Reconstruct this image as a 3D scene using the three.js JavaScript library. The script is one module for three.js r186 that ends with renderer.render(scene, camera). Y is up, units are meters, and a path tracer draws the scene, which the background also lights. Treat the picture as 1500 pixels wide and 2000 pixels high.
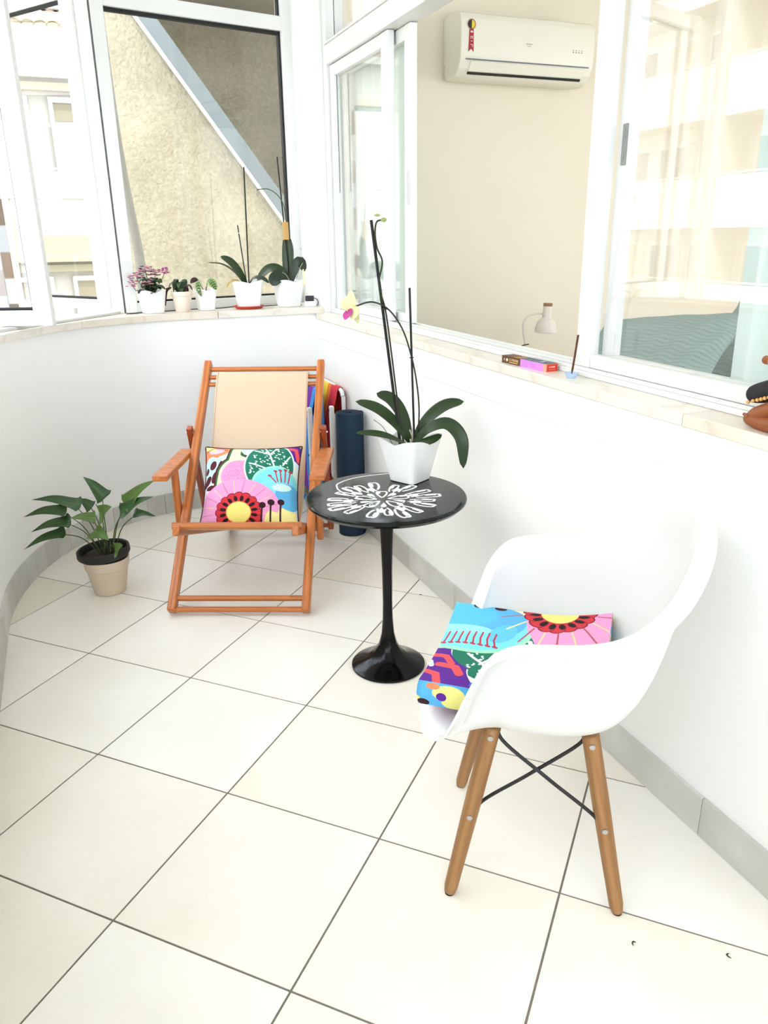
import * as THREE from 'three';
import { RoundedBoxGeometry } from 'three/addons/geometries/RoundedBoxGeometry.js';
import { mergeGeometries, mergeVertices, toCreasedNormals } from 'three/addons/utils/BufferGeometryUtils.js';

// ---------- camera, sky, sun, exposure ----------
const scene = new THREE.Scene();
const camera = new THREE.PerspectiveCamera(67.005, 0.75, 0.05, 200);
{
  const m = new THREE.Matrix4().makeBasis(
    new THREE.Vector3(0.92661, -0.01305, 0.37579), new THREE.Vector3(0.13765, 0.94183, -0.30661), new THREE.Vector3(-0.34997, 0.33582, 0.87449));
  camera.quaternion.setFromRotationMatrix(m);
  camera.position.set(-1.304, 1.423, 1.768);
}
scene.background = new THREE.Color().setRGB(0.85, 0.935, 1.05);
scene.backgroundIntensity = 3.2;
const sun = new THREE.DirectionalLight(new THREE.Color().setRGB(1, 0.97, 0.91), 2.6);
sun.position.set(16, 24, 11); sun.target.position.set(0, 0, -3);
sun.castShadow = true; sun.shadow.mapSize.set(2048, 2048);
Object.assign(sun.shadow.camera, { left: -30, right: 30, top: 30, bottom: -30, near: 1, far: 90 });
scene.add(sun, sun.target);
const renderer = new THREE.WebGLRenderer({ antialias: true });
renderer.toneMapping = THREE.LinearToneMapping;
renderer.toneMappingExposure = 2.05;
renderer.shadowMap.enabled = true;

// ---------- helpers ----------
let seed = 7;
const rnd = () => { seed = (seed * 1664525 + 1013904223) >>> 0; return seed / 4294967296; };
const rr = (a, b) => a + (b - a) * rnd();
const V = (x, y, z) => new THREE.Vector3(x, y, z);
const taken = {};
const numbered = (n) => { const k = taken[n] = (taken[n] ?? -1) + 1; return k ? n + '_' + String(k).padStart(3, '0') : n; };
function lit(o) { o.castShadow = o.receiveShadow = true; return o; }
function thing(name, label, category, [x, y, z] = [0, 0, 0], turn = 0, group) {
  const o = new THREE.Group(); o.name = numbered(name); scene.add(o);
  o.position.set(x, y, z); o.rotation.y = turn; o.userData = { label, category };
  if (group) o.userData.group = group;
  return o;
}
function flat(g) {
  const n = g.index ? g.toNonIndexed() : g;
  for (const k of Object.keys(n.attributes)) if (!['position', 'normal', 'uv'].includes(k)) n.deleteAttribute(k);
  n.morphAttributes = {}; n.clearGroups();
  return n;
}
const merge = (list) => (Array.isArray(list) ? (list.length === 1 ? list[0] : mergeGeometries(list.map(flat))) : list);
function part(name, geos, mat, parent) {
  const o = lit(new THREE.Mesh(merge(geos), mat)); o.name = name; parent.add(o); return o;
}
function solo(name, geos, mat, label, category, pos = [0, 0, 0], turn = 0, group) {
  const o = lit(new THREE.Mesh(merge(geos), mat)); o.name = numbered(name); scene.add(o);
  o.position.set(...pos); o.rotation.y = turn; o.userData = { label, category }; if (group) o.userData.group = group;
  return o;
}
function struct(name, geos, mat, label, category) {
  const o = geos ? lit(new THREE.Mesh(merge(geos), mat)) : new THREE.Group();
  o.name = name; scene.add(o); o.userData = { label, category, kind: 'structure' }; return o;
}
// box with uv in metres, optionally with rounded edges; centre at (x, y, z)
function bx(w, h, d, x = 0, y = 0, z = 0, bevel = 0, seg = 2) {
  const g = bevel ? new RoundedBoxGeometry(w, h, d, seg, bevel) : flat(new THREE.BoxGeometry(w, h, d));
  boxUV(g); g.translate(x, y, z); return g;
}
function span(x0, x1, y0, y1, z0, z1, bevel = 0) { return bx(x1 - x0, y1 - y0, z1 - z0, (x0 + x1) / 2, (y0 + y1) / 2, (z0 + z1) / 2, bevel); }
function boxUV(g) {
  const p = g.attributes.position, n = g.attributes.normal, uv = new Float32Array(p.count * 2);
  for (let i = 0; i < p.count; i++) {
    const ax = Math.abs(n.getX(i)), ay = Math.abs(n.getY(i)), az = Math.abs(n.getZ(i));
    const [a, b] = ax > ay && ax > az ? [p.getZ(i), p.getY(i)] : ay > az ? [p.getX(i), p.getZ(i)] : [p.getX(i), p.getY(i)];
    uv[2 * i] = a; uv[2 * i + 1] = b;
  }
  g.setAttribute('uv', new THREE.BufferAttribute(uv, 2)); return g;
}
// bar from p to q; w across, h along `up`; u of the uv runs along the bar, in metres
function beam(p, q, w, h, bevel = 0.004, up = V(0, 1, 0)) {
  const a = V(...p), b = V(...q), len = a.distanceTo(b);
  const g = new RoundedBoxGeometry(w, h, len, 2, Math.min(bevel, w * 0.49, h * 0.49));
  const P = g.attributes.position, uv = new Float32Array(P.count * 2), o = rnd() * 3;
  for (let i = 0; i < P.count; i++) { uv[2 * i] = P.getZ(i) + o; uv[2 * i + 1] = P.getX(i) + P.getY(i) * 0.83 + o * 0.37; }
  g.setAttribute('uv', new THREE.BufferAttribute(uv, 2));
  const z = b.clone().sub(a).normalize(), x = up.clone().cross(z).normalize(), y = z.clone().cross(x);
  g.applyMatrix4(new THREE.Matrix4().makeBasis(x, y, z).setPosition(a.add(b).multiplyScalar(0.5)));
  return g;
}
// round tube through points, radius number or function of 0..1, closed ends
function tube(pts, radius, radial = 8, segs = 0) {
  const P = pts.map((p) => (p.isVector3 ? p : V(...p))), c = new THREE.CatmullRomCurve3(P, false, 'centripetal');
  const n = segs || Math.max(1, (P.length - 1) * (P.length > 2 ? 6 : 1)), R = typeof radius === 'number' ? () => radius : radius;
  const C = P.length > 2 ? c.getPoints(n) : Array.from({ length: n + 1 }, (_, i) => P[0].clone().lerp(P[1], i / n));
  const pos = [], uv = [], idx = []; let N = null, along = 0;
  for (let i = 0; i <= n; i++) {
    const T = C[Math.min(i + 1, n)].clone().sub(C[Math.max(i - 1, 0)]).normalize();
    if (!N) { N = Math.abs(T.y) < 0.9 ? V(0, 1, 0) : V(1, 0, 0); }
    N = N.clone().sub(T.clone().multiplyScalar(N.dot(T))).normalize();
    const B = T.clone().cross(N), r = R(i / n); if (i) along += C[i].distanceTo(C[i - 1]);
    for (let k = 0; k <= radial; k++) {
      const a = (k / radial) * Math.PI * 2, d = N.clone().multiplyScalar(Math.cos(a) * r).add(B.clone().multiplyScalar(Math.sin(a) * r));
      pos.push(C[i].x + d.x, C[i].y + d.y, C[i].z + d.z); uv.push(along, (k / radial) * 0.1);
    }
  }
  const w = radial + 1;
  for (let i = 0; i < n; i++) for (let k = 0; k < radial; k++) { const a = i * w + k; idx.push(a, a + 1, a + w, a + 1, a + w + 1, a + w); }
  for (const e of [0, n]) {
    const m = pos.length / 3; pos.push(C[e].x, C[e].y, C[e].z); uv.push(0, 0);
    for (let k = 0; k < radial; k++) { const a = e * w + k; e ? idx.push(m, a, a + 1) : idx.push(m, a + 1, a); }
  }
  return indexed(pos, uv, idx);
}
function indexed(pos, uv, idx) {
  const g = new THREE.BufferGeometry();
  g.setAttribute('position', new THREE.Float32BufferAttribute(pos, 3)); g.setAttribute('uv', new THREE.Float32BufferAttribute(uv, 2));
  g.setIndex(idx); g.computeVertexNormals(); return g;
}
const smooth = (g, a = 0.6) => toCreasedNormals(g, a);
function lathe(profile, seg = 48, crease = 0.7) { return smooth(new THREE.LatheGeometry(profile.map(([r, y]) => new THREE.Vector2(Math.max(r, 1e-4), y)), seg), crease); }
const rod = (p, q, r, radial = 12) => smooth(tube([p, q], r, radial), 0.8);
// a leaf blade with thickness: spine through pts, half width w(t), face towards n
function leaf(pts, width, n = [0, 1, 0.3], { th = 0.0016, fold = 0.25, segs = 16, prof = orchidProf, wave = 0 } = {}) {
  const P = pts.map((p) => V(...p)), c = new THREE.CatmullRomCurve3(P, false, 'centripetal'), C = c.getPoints(segs), pos = [], uv = [], idx = [], K = 10, hint = V(...n).normalize();
  for (let i = 0; i <= segs; i++) {
    const t = i / segs, T = C[Math.min(i + 1, segs)].clone().sub(C[Math.max(i - 1, 0)]).normalize();
    const S = T.clone().cross(hint).normalize(), N = S.clone().cross(T).normalize(), w = Math.max(0.0004, width * 0.5 * prof(t)), h = th * Math.min(1, w / (width * 0.12) + 0.15);
    for (let k = 0; k <= K; k++) {
      const a = (k / K) * Math.PI * 2, s = Math.cos(a), z = Math.sin(a) * h * 0.5 + Math.abs(s) * w * fold + Math.sin(t * 9 + s * 2) * wave * Math.abs(s) * w;
      const p = C[i].clone().addScaledVector(S, s * w).addScaledVector(N, z); pos.push(p.x, p.y, p.z); uv.push(s * 0.5 + 0.5, t);
    }
  }
  for (let i = 0; i < segs; i++) for (let k = 0; k < K; k++) { const a = i * (K + 1) + k, b = a + K + 1; idx.push(a, b, a + 1, a + 1, b, b + 1); }
  const g = indexed(pos, uv, idx); return g;
}
const orchidProf = (t) => Math.pow(Math.sin(Math.PI * Math.min(1, 0.1 + t * 0.9)), 0.5) * (0.70 + 0.55 * t);
const heartProf = (t) => (t < 0.14 ? 0.62 + 2.7 * t : Math.pow(1 - (t - 0.14) / 0.86, 0.9));
const ovalProf = (t) => Math.pow(Math.sin(Math.PI * Math.min(1, 0.04 + t * 0.96)), 0.75);
// upright prism of an outline [[x, z], ...]
function prism(outline, y0, y1, holes = []) {
  const s = new THREE.Shape(outline.map(([x, z]) => new THREE.Vector2(x, -z)));
  for (const h of holes) s.holes.push(new THREE.Path(h.map(([x, z]) => new THREE.Vector2(x, -z))));
  const g = new THREE.ExtrudeGeometry(s, { depth: y1 - y0, bevelEnabled: false, curveSegments: 8 });
  g.rotateX(-Math.PI / 2); g.translate(0, y0, 0); return g;
}
// profile [[a, y], ...] in the plane across x, swept along x from x0 to x1 (a becomes z)
function sweepX(profile, x0, x1, bevel = 0) {
  const s = new THREE.Shape(profile.map(([a, y]) => new THREE.Vector2(a, y)));
  const g = new THREE.ExtrudeGeometry(s, { depth: x1 - x0 - 2 * bevel, bevelEnabled: bevel > 0, bevelSize: bevel, bevelThickness: bevel, bevelOffset: -bevel, bevelSegments: 3 });
  g.translate(0, 0, bevel); g.rotateY(Math.PI / 2); g.scale(1, 1, -1); // x along, z = a
  const ix = g.index; if (ix) { const a = ix.array; for (let i = 0; i < a.length; i += 3) [a[i], a[i + 1]] = [a[i + 1], a[i]]; } else flip(g);
  g.translate(x0, 0, 0); g.deleteAttribute('normal'); g.computeVertexNormals(); return g;
}
function flip(g) { for (const k of Object.keys(g.attributes)) { const A = g.attributes[k], s = A.itemSize, a = A.array; for (let i = 0; i < A.count; i += 3) for (let c = 0; c < s; c++) [a[i * s + c], a[(i + 1) * s + c]] = [a[(i + 1) * s + c], a[i * s + c]]; } }
// four bars around a rectangle in the local xy plane (bar widths left, right, bottom, top)
function frameBars(x0, x1, y0, y1, [l, r, b, t], depth, z = 0, bev = 0.004) {
  return [span(x0, x0 + l, y0, y1, z - depth / 2, z + depth / 2, bev), span(x1 - r, x1, y0, y1, z - depth / 2, z + depth / 2, bev),
    span(x0 + l, x1 - r, y0, y0 + b, z - depth / 2, z + depth / 2, bev), span(x0 + l, x1 - r, y1 - t, y1, z - depth / 2, z + depth / 2, bev)];
}
// ---------- textures ----------
const hash = (x, y, s) => { let h = (x * 374761393 + y * 668265263 + s * 2147483647) | 0; h = Math.imul(h ^ (h >>> 13), 1274126177); return ((h ^ (h >>> 16)) >>> 0) / 4294967296; };
function vnoise(x, y, per, s) {
  const ix = Math.floor(x), iy = Math.floor(y), fx = x - ix, fy = y - iy, u = fx * fx * (3 - 2 * fx), v = fy * fy * (3 - 2 * fy), m = (a) => ((a % per) + per) % per;
  const a = hash(m(ix), m(iy), s), b = hash(m(ix + 1), m(iy), s), c = hash(m(ix), m(iy + 1), s), d = hash(m(ix + 1), m(iy + 1), s);
  return a + (b - a) * u + (c - a) * v + (a - b - c + d) * u * v;
}
const fbm = (x, y, per, s, o = 4) => { let r = 0, a = 0.5, f = 1; for (let i = 0; i < o; i++) { r += a * vnoise(x * f, y * f, per * f, s + i); a *= 0.5; f *= 2; } return r; };
function dataTex(W, H, fn, { srgb = true, repeat = [1, 1] } = {}) {
  const d = new Uint8Array(W * H * 4);
  for (let y = 0; y < H; y++) for (let x = 0; x < W; x++) { const c = fn(x / W, y / H), o = (y * W + x) * 4; for (let k = 0; k < 3; k++) d[o + k] = Math.max(0, Math.min(255, Array.isArray(c) ? c[k] : c)); d[o + 3] = 255; }
  const t = new THREE.DataTexture(d, W, H); t.wrapS = t.wrapT = THREE.RepeatWrapping; t.magFilter = THREE.LinearFilter; t.minFilter = THREE.LinearMipmapLinearFilter; t.generateMipmaps = true;
  t.repeat.set(...repeat); if (srgb) t.colorSpace = THREE.SRGBColorSpace; t.needsUpdate = true; return t;
}
function canvasTex(W, H, draw) {
  const c = document.createElement('canvas'); c.width = W; c.height = H; draw(c.getContext('2d'), W, H);
  const t = new THREE.CanvasTexture(c); t.colorSpace = THREE.SRGBColorSpace; t.anisotropy = 8; return t;
}
const std = (o) => new THREE.MeshStandardMaterial({ roughness: 0.6, ...o });
const phys = (o) => new THREE.MeshPhysicalMaterial({ roughness: 0.6, ...o });
const mixc = (a, b, t) => a.map((v, i) => v + (b[i] - v) * t);
const woodTex = (c1, c2, s) => dataTex(512, 256, (u, v) => { // u along the grain
  const n = fbm(u * 3, v * 24, 3 * 8, s, 4), ring = 0.5 + 0.5 * Math.sin((v * 20 + fbm(u * 2, v * 4, 2, s + 9, 3) * 5) * 2.2), fine = vnoise(u * 16, v * 128, 16, s + 3);
  return mixc(c1, c2, Math.max(0, Math.min(1, n * 0.8 + ring * 0.25 + fine * 0.15 - 0.3)));
}, { repeat: [2.2, 6] });

const plaster = dataTex(256, 256, (u, v) => 128 + (fbm(u * 24, v * 24, 24, 3, 3) - 0.45) * 90, { srgb: false, repeat: [1.6, 1.6] });
const tileTex = dataTex(512, 512, (u, v) => { const n = fbm(u * 5, v * 5, 5, 11, 5), f = vnoise(u * 90, v * 90, 90, 5); return mixc([252, 247, 237], [246, 240, 227], Math.max(0, Math.min(1, n * 1.6 - 0.35 + f * 0.12))); }, { repeat: [0.9, 0.9] });
const sillTex = dataTex(512, 512, (u, v) => { const w = fbm(u * 4, v * 4, 4, 21, 5), k = Math.abs(Math.sin((u * 3 + v * 2 + w * 2.4) * Math.PI)); return mixc([242, 236, 225], [216, 205, 186], Math.pow(1 - k, 3) * 0.55 + w * 0.35); }, { repeat: [1.4, 1.4] });
const skirtTex = dataTex(256, 256, (u, v) => mixc([220, 218, 211], [200, 198, 190], fbm(u * 6, v * 6, 6, 31, 4) * 1.3 - 0.1), { repeat: [1.5, 1.5] });
const stuccoTex = dataTex(512, 512, (u, v) => { const a = fbm(u * 60, v * 60, 60, 41, 3), b = fbm(u * 4, v * 4, 4, 44, 4); return mixc([192, 183, 158], [146, 138, 116], Math.max(0, Math.min(1, a * 0.7 + b * 0.7 - 0.25))); }, { repeat: [0.8, 0.8] });
const stuccoBump = dataTex(512, 512, (u, v) => fbm(u * 70, v * 70, 70, 47, 3) * 255, { srgb: false, repeat: [0.8, 0.8] });
const weave = dataTex(256, 256, (u, v) => { const a = Math.sin(u * Math.PI * 128) * Math.sin(v * Math.PI * 128); return 128 + a * 60 + (vnoise(u * 64, v * 64, 64, 4) - 0.5) * 60; }, { srgb: false, repeat: [6, 6] });
const M = {
  wall: std({ color: 0xf6f5f1, roughness: 0.85, bumpMap: plaster, bumpScale: 0.0004 }),
  ceiling: std({ color: 0xf5f4f0, roughness: 0.9 }),
  bedroom: std({ color: 0xe8dec8, roughness: 0.9, bumpMap: plaster, bumpScale: 0.0003 }),
  tiles: [0xffffff, 0xfcfaf6, 0xfaf8f2].map((c) => phys({ color: c, map: tileTex, roughness: 0.34 })),
  grout: std({ color: 0x7d766a, roughness: 0.95 }),
  skirt: [0xffffff, 0xf4f4f2, 0xeeeeea].map((c) => std({ color: c, map: skirtTex, roughness: 0.45 })),
  sill: [0xffffff, 0xfaf6f0].map((c) => std({ color: c, map: sillTex, roughness: 0.3 })),
  alu: std({ color: 0xe6e6e2, roughness: 0.32 }),
  aluGrey: std({ color: 0xc9c8c2, roughness: 0.4, metalness: 0.3 }),
  rubber: std({ color: 0x151515, roughness: 0.7 }),
  glass: phys({ color: 0xffffff, roughness: 0, transmission: 1, thickness: 0, ior: 1.5 }),
  steel: std({ color: 0xb9b9b9, roughness: 0.3, metalness: 1 }),
  black: std({ color: 0x0d0d0e, roughness: 0.45 }),
  pot: phys({ color: 0xf3f2ef, roughness: 0.38, clearcoat: 0.2 }),
  soil: std({ color: 0x2c211a, roughness: 1 }),
  whitePlastic: phys({ color: 0xf5f4f1, roughness: 0.42 }),
};
// ---------- the balcony shell ----------
// plan of the balcony: straight wall at x = 0 (right), glazed parapet at x = -1.675 that curves round to z = -2.43
const ZN = 4.4, ARC = 40;
const arcPts = (off = 0) => Array.from({ length: ARC + 1 }, (_, i) => { const a = (i / ARC) * Math.PI / 2; return [-0.75 - (0.925 + off) * Math.sin(a), -1.25 - (1.18 + off) * Math.cos(a)]; });
const innerLine = (off = 0) => [[0.02, -2.43 - off], ...arcPts(off), [-1.675 - off, ZN]];
const roomPoly = [[0, -2.43], ...arcPts(0), [-1.675, ZN], [0, ZN]];
const ribbon = (a, b, y0, y1) => smooth(prism([...a, ...b.slice().reverse()], y0, y1), 0.5);
function planarUV(g, s = 1) { const p = g.attributes.position, uv = new Float32Array(p.count * 2); for (let i = 0; i < p.count; i++) { uv[2 * i] = p.getX(i) * s + p.getY(i) * 0.31; uv[2 * i + 1] = p.getZ(i) * s + p.getY(i); } g.setAttribute('uv', new THREE.BufferAttribute(uv, 2)); return g; }

// floor: grout bed with every tile laid on the diagonal
const floor = struct('floor', planarUV(prism(roomPoly.map(([x, z]) => [x < -0.5 ? x - 0.05 : x, z < -2 ? z - 0.05 : z]), -0.12, -0.0018)), M.grout, 'cream ceramic tile floor of the balcony laid on the diagonal', 'floor');
function clip(poly, edge) { // keep the side of edge (a, b) that lies to the left
  const [a, b] = edge, side = (p) => (b[0] - a[0]) * (p[1] - a[1]) - (b[1] - a[1]) * (p[0] - a[0]), out = [];
  poly.forEach((p, i) => { const q = poly[(i + 1) % poly.length], s = side(p), t = side(q); if (s >= 0) out.push(p); if (s * t < 0) { const k = s / (s - t); out.push([p[0] + (q[0] - p[0]) * k, p[1] + (q[1] - p[1]) * k]); } });
  return out;
}
{
  const R2 = Math.SQRT1_2 * 0.45, at = (u, v) => [(u - v) * R2 - 1.067, (u + v) * R2], g = 0.0026 / 0.45;
  let ccw = roomPoly.map(([x, z]) => [x, z]); // orientation so that the inside is on the left
  const area = ccw.reduce((s, p, i) => { const q = ccw[(i + 1) % ccw.length]; return s + p[0] * q[1] - q[0] * p[1]; }, 0); if (area < 0) ccw = ccw.reverse();
  for (let i = -10; i < 12; i++) for (let j = -10; j < 14; j++) {
    let poly = [at(j + g, i + g), at(j + 1 - g, i + g), at(j + 1 - g, i + 1 - g), at(j + g, i + 1 - g)];
    for (let k = 0; k < ccw.length && poly.length > 2; k++) poly = clip(poly, [ccw[k], ccw[(k + 1) % ccw.length]]);
    if (poly.length < 3) continue;
    const ar = Math.abs(poly.reduce((s, p, n) => { const q = poly[(n + 1) % poly.length]; return s + p[0] * q[1] - q[0] * p[1]; }, 0)) / 2; if (ar < 0.0006) continue;
    const gg = planarUV(prism(poly, -0.0100, 0)); { const uv = gg.attributes.uv, ox = rnd() * 3, oy = rnd() * 3; for (let n = 0; n < uv.count; n++) uv.setXY(n, uv.getX(n) + ox, uv.getY(n) + oy); }
    part('tile', gg, M.tiles[Math.floor(rnd() * 3)], floor);
  }
}
// parapet under the windows, curved
const wallLeft = struct('wall_left', planarUV(ribbon(innerLine(0), innerLine(0.16), -0.1, 1.03)), M.wall, 'curved white plaster parapet below the balcony windows', 'wall');
// curved stone sill in slabs
const trim1 = struct('trim_1', null, null, 'pale stone sill on top of the curved parapet', 'sill');
{
  // inner and outer edge of the sill; the back part is deep, it runs to the window frames
  const inner = [[0.03, -2.416], ...arcPts(-0.014), [-1.661, ZN]], outer = [[0.03, -2.90], ...arcPts(0).map(([x, z], i) => { const t = i / ARC; const d = 0.46 * (1 - t) + 0.17 * t, k = (i / ARC) * Math.PI / 2; return [x - Math.sin(k) * d * 0.9, z - Math.cos(k) * d]; }), [-1.845, ZN]];
  inner.splice(1, 0, [-0.55, -2.416]); outer.splice(1, 0, [-0.55, -2.90]);
  for (const [s, e] of [[0, 1], [1, 16], [16, 31], [31, inner.length - 1]]) {
    const A = inner.slice(s, e + 1).map((p) => [...p]), B = outer.slice(s, e + 1).map((p) => [...p]);
    const pull = (arr, i, j) => { const dx = arr[j][0] - arr[i][0], dz = arr[j][1] - arr[i][1], l = Math.hypot(dx, dz); arr[i] = [arr[i][0] + dx / l * 0.0012, arr[i][1] + dz / l * 0.0012]; };
    pull(A, 0, 1); pull(B, 0, 1); pull(A, A.length - 1, A.length - 2); pull(B, B.length - 1, B.length - 2);
    part('slab', planarUV(ribbon(A, B, 1.03, 1.062)), M.sill[s % 2], trim1);
  }
}
// skirting tiles along the curve (cut narrow) and along the straight run
const skirtL = struct('baseboard_left', null, null, 'low skirting of narrow cut tiles along the curved wall', 'skirting');
{
  const pts = [[0, -2.43], ...arcPts(0), [-1.675, ZN]], ins = [[0, -2.42], ...arcPts(-0.01), [-1.665, ZN]], cum = [0];
  for (let i = 1; i < pts.length; i++) cum.push(cum[i - 1] + Math.hypot(pts[i][0] - pts[i - 1][0], pts[i][1] - pts[i - 1][1]));
  const at = (P, s) => { let i = 1; while (i < cum.length - 1 && cum[i] < s) i++; const t = (s - cum[i - 1]) / (cum[i] - cum[i - 1]); return [P[i - 1][0] + (P[i][0] - P[i - 1][0]) * t, P[i - 1][1] + (P[i][1] - P[i - 1][1]) * t]; };
  const stops = [0, 0.36, 0.72]; while (stops.at(-1) < 2.5) stops.push(stops.at(-1) + 0.104); while (stops.at(-1) < cum.at(-1) - 0.46) stops.push(stops.at(-1) + 0.45); stops.push(cum.at(-1));
  for (let i = 0; i + 1 < stops.length; i++) {
    const s = stops[i] + 0.001, e = stops[i + 1] - 0.001, n = Math.max(1, Math.ceil((e - s) / 0.06)), ss = Array.from({ length: n + 1 }, (_, k) => s + (e - s) * k / n);
    part('skirting_tile', planarUV(ribbon(ss.map((q) => at(ins, q)), ss.map((q) => at(pts, q)), 0, 0.112)), M.skirt[Math.floor(rnd() * 3)], skirtL);
  }
}
const wallRight = struct('wall_right', [span(0, 0.16, -0.1, 0.895, -2.6, ZN), span(-0.004, 0.16, 0.895, 1.0, -2.6, ZN, 0.002)], M.wall, 'white wall below the bedroom window', 'wall');
part('column', [span(0.03, 0.17, 1.0, 2.86, -2.95, -2.425)], M.wall, wallRight);
part('lintel', [span(0.03, 0.17, 2.72, 2.86, -2.425, ZN)], M.wall, wallRight);
const skirtR = struct('baseboard_right', null, null, 'straight skirting tiles along the wall under the bedroom window', 'skirting');
for (let z = -2.405 - 0.108, k = 0; z < ZN; z += 0.447, k++) { const a = Math.max(z + 0.001, -2.418), b = Math.min(z + 0.446, ZN); if (b - a > 0.02) part('skirting_tile', bx(0.0105, 0.11, b - a, -0.0053, 0.055, (a + b) / 2, 0.001, 1), M.skirt[k % 3], skirtR); }
const trim2 = struct('trim_2', null, null, 'pale stone sill under the sliding bedroom window', 'sill');
for (const [a, b] of [[-2.42, -1.02], [-1.018, 0.4], [0.402, 1.85], [1.852, ZN]]) part('slab', span(-0.014, 0.17, 1.0, 1.03, a, b, 0.0025), M.sill[a < -1 ? 0 : 1], trim2);
const ceilPoly = [[0.17, -2.97], [-0.75, -2.97], ...arcPts(0.5).slice(1), [-2.1, ZN + 0.15], [0.17, ZN + 0.15]];
struct('ceiling', prism(ceilPoly, 2.85, 3.02), M.ceiling, 'white ceiling slab over the balcony', 'ceiling');
struct('wall_near', [span(-1.83, 0.16, -0.1, 1.03, ZN, ZN + 0.14), span(-1.83, 0.16, 2.72, 2.86, ZN, ZN + 0.14)], M.wall, 'low white end wall of the balcony behind the viewer', 'wall');
{ // unseen end window, added to brighten the balcony from behind
  const w = struct('window_4', null, null, 'white framed window added behind the viewer to light the balcony', 'window'); w.position.set(0, 0, ZN + 0.06);
  part('frame', [...frameBars(-1.66, 0, 1.03, 2.72, [0.06, 0.06, 0.05, 0.05], 0.07), span(-0.86, -0.80, 1.08, 2.67, -0.03, 0.03, 0.004)], M.alu, w);
  part('pane', span(-1.6, -0.86, 1.08, 2.67, -0.002, 0.002), M.glass, w); part('pane', span(-0.8, -0.06, 1.08, 2.67, -0.002, 0.002), M.glass, w);
}

// ---------- bedroom behind the sliding window ----------
struct('bedroom_floor', span(0.16, 4.2, -0.12, 0, -2.55, ZN), std({ color: 0xdccfb8, roughness: 0.5 }), 'plain floor of the bedroom behind the window', 'floor');
struct('bedroom_ceiling', span(0.17, 4.2, 2.85, 3.02, -2.55, ZN + 0.15), M.ceiling, 'white ceiling of the bedroom', 'ceiling');
struct('wall_back', span(0.17, 4.2, 0, 2.85, -2.55, -2.4), M.bedroom, 'beige bedroom wall that carries the air conditioner', 'wall');
struct('wall_far', [span(4.2, 4.35, -0.12, 0.4, -2.55, ZN + 0.15), span(4.2, 4.35, 2.7, 3.02, -2.55, ZN + 0.15), span(4.2, 4.35, 0.4, 2.7, -2.55, -0.55), span(4.2, 4.35, 0.4, 2.7, 2.25, ZN + 0.15)], M.bedroom, 'beige bedroom side wall with a wide window added for light', 'wall');
{  // out-of-view window, added so the bedroom gets side light
  const w = struct('window_6', null, null, 'wide unseen window added in the bedroom side wall to light the room', 'window');
  part('frame', [span(4.24, 4.31, 0.4, 0.46, -0.55, 2.25, 0.004), span(4.24, 4.31, 2.64, 2.7, -0.55, 2.25, 0.004), ...[-0.55, 0.82, 2.19].map((z) => span(4.24, 4.31, 0.46, 2.64, z, z + 0.06, 0.004))], M.alu, w);
  for (const z of [-0.49, 0.88]) part('pane', span(4.273, 4.277, 0.46, 2.64, z, z + 1.31), M.glass, w);
}
struct('bedroom_wall_near', [span(0.17, 0.4, 0, 2.85, ZN, ZN + 0.14), span(2.9, 4.2, 0, 2.85, ZN, ZN + 0.14), span(0.4, 2.9, 0, 0.5, ZN, ZN + 0.14), span(0.4, 2.9, 2.7, 2.85, ZN, ZN + 0.14)], M.bedroom, 'beige bedroom wall with a window added for light behind the viewer', 'wall');
{  // out-of-view window, added to light the air conditioner wall frontally
  const w = struct('window_5', null, null, 'unseen bedroom window added behind the viewer to light the room', 'window'); w.position.set(0, 0, ZN + 0.06);
  part('frame', [...frameBars(0.4, 2.9, 0.5, 2.7, [0.06, 0.06, 0.06, 0.06], 0.07), span(1.62, 1.68, 0.56, 2.64, -0.03, 0.03, 0.004)], M.alu, w);
  part('pane', span(0.46, 1.62, 0.56, 2.64, -0.002, 0.002), M.glass, w); part('pane', span(1.68, 2.84, 0.56, 2.64, -0.002, 0.002), M.glass, w);
}

// ---------- window at the back: one large fixed pane under a transom ----------
{
  const w = struct('window_1', null, null, 'fixed window with white frame behind the potted plants', 'window'); w.position.set(-1.0, 0, -2.6125); w.rotation.y = 0.2152;
  part('frame', [...frameBars(0, 1.075, 1.062, 2.85, [0.062, 0.085, 0.048, 0.05], 0.07), span(0.06, 0.992, 2.453, 2.52, -0.035, 0.035, 0.004)], M.alu, w);
  part('glazing_seal', frameBars(0.06, 0.993, 1.108, 2.455, [0.005, 0.014, 0.011, 0.018], 0.03), M.rubber, w);
  part('glazing_seal', frameBars(0.06, 0.993, 2.518, 2.802, [0.006, 0.012, 0.005, 0.008], 0.03), M.rubber, w);
  part('pane', span(0.065, 0.979, 1.119, 2.437, -0.0022, 0.0022), M.glass, w);
  part('pane', span(0.066, 0.981, 2.523, 2.794, -0.0022, 0.0022), M.glass, w);
  part('screw_cap', [bx(0.008, 0.008, 0.004, 1.045, 1.36, 0.037), bx(0.008, 0.008, 0.004, 1.045, 1.30, 0.037)], M.aluGrey, w);
}
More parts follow.
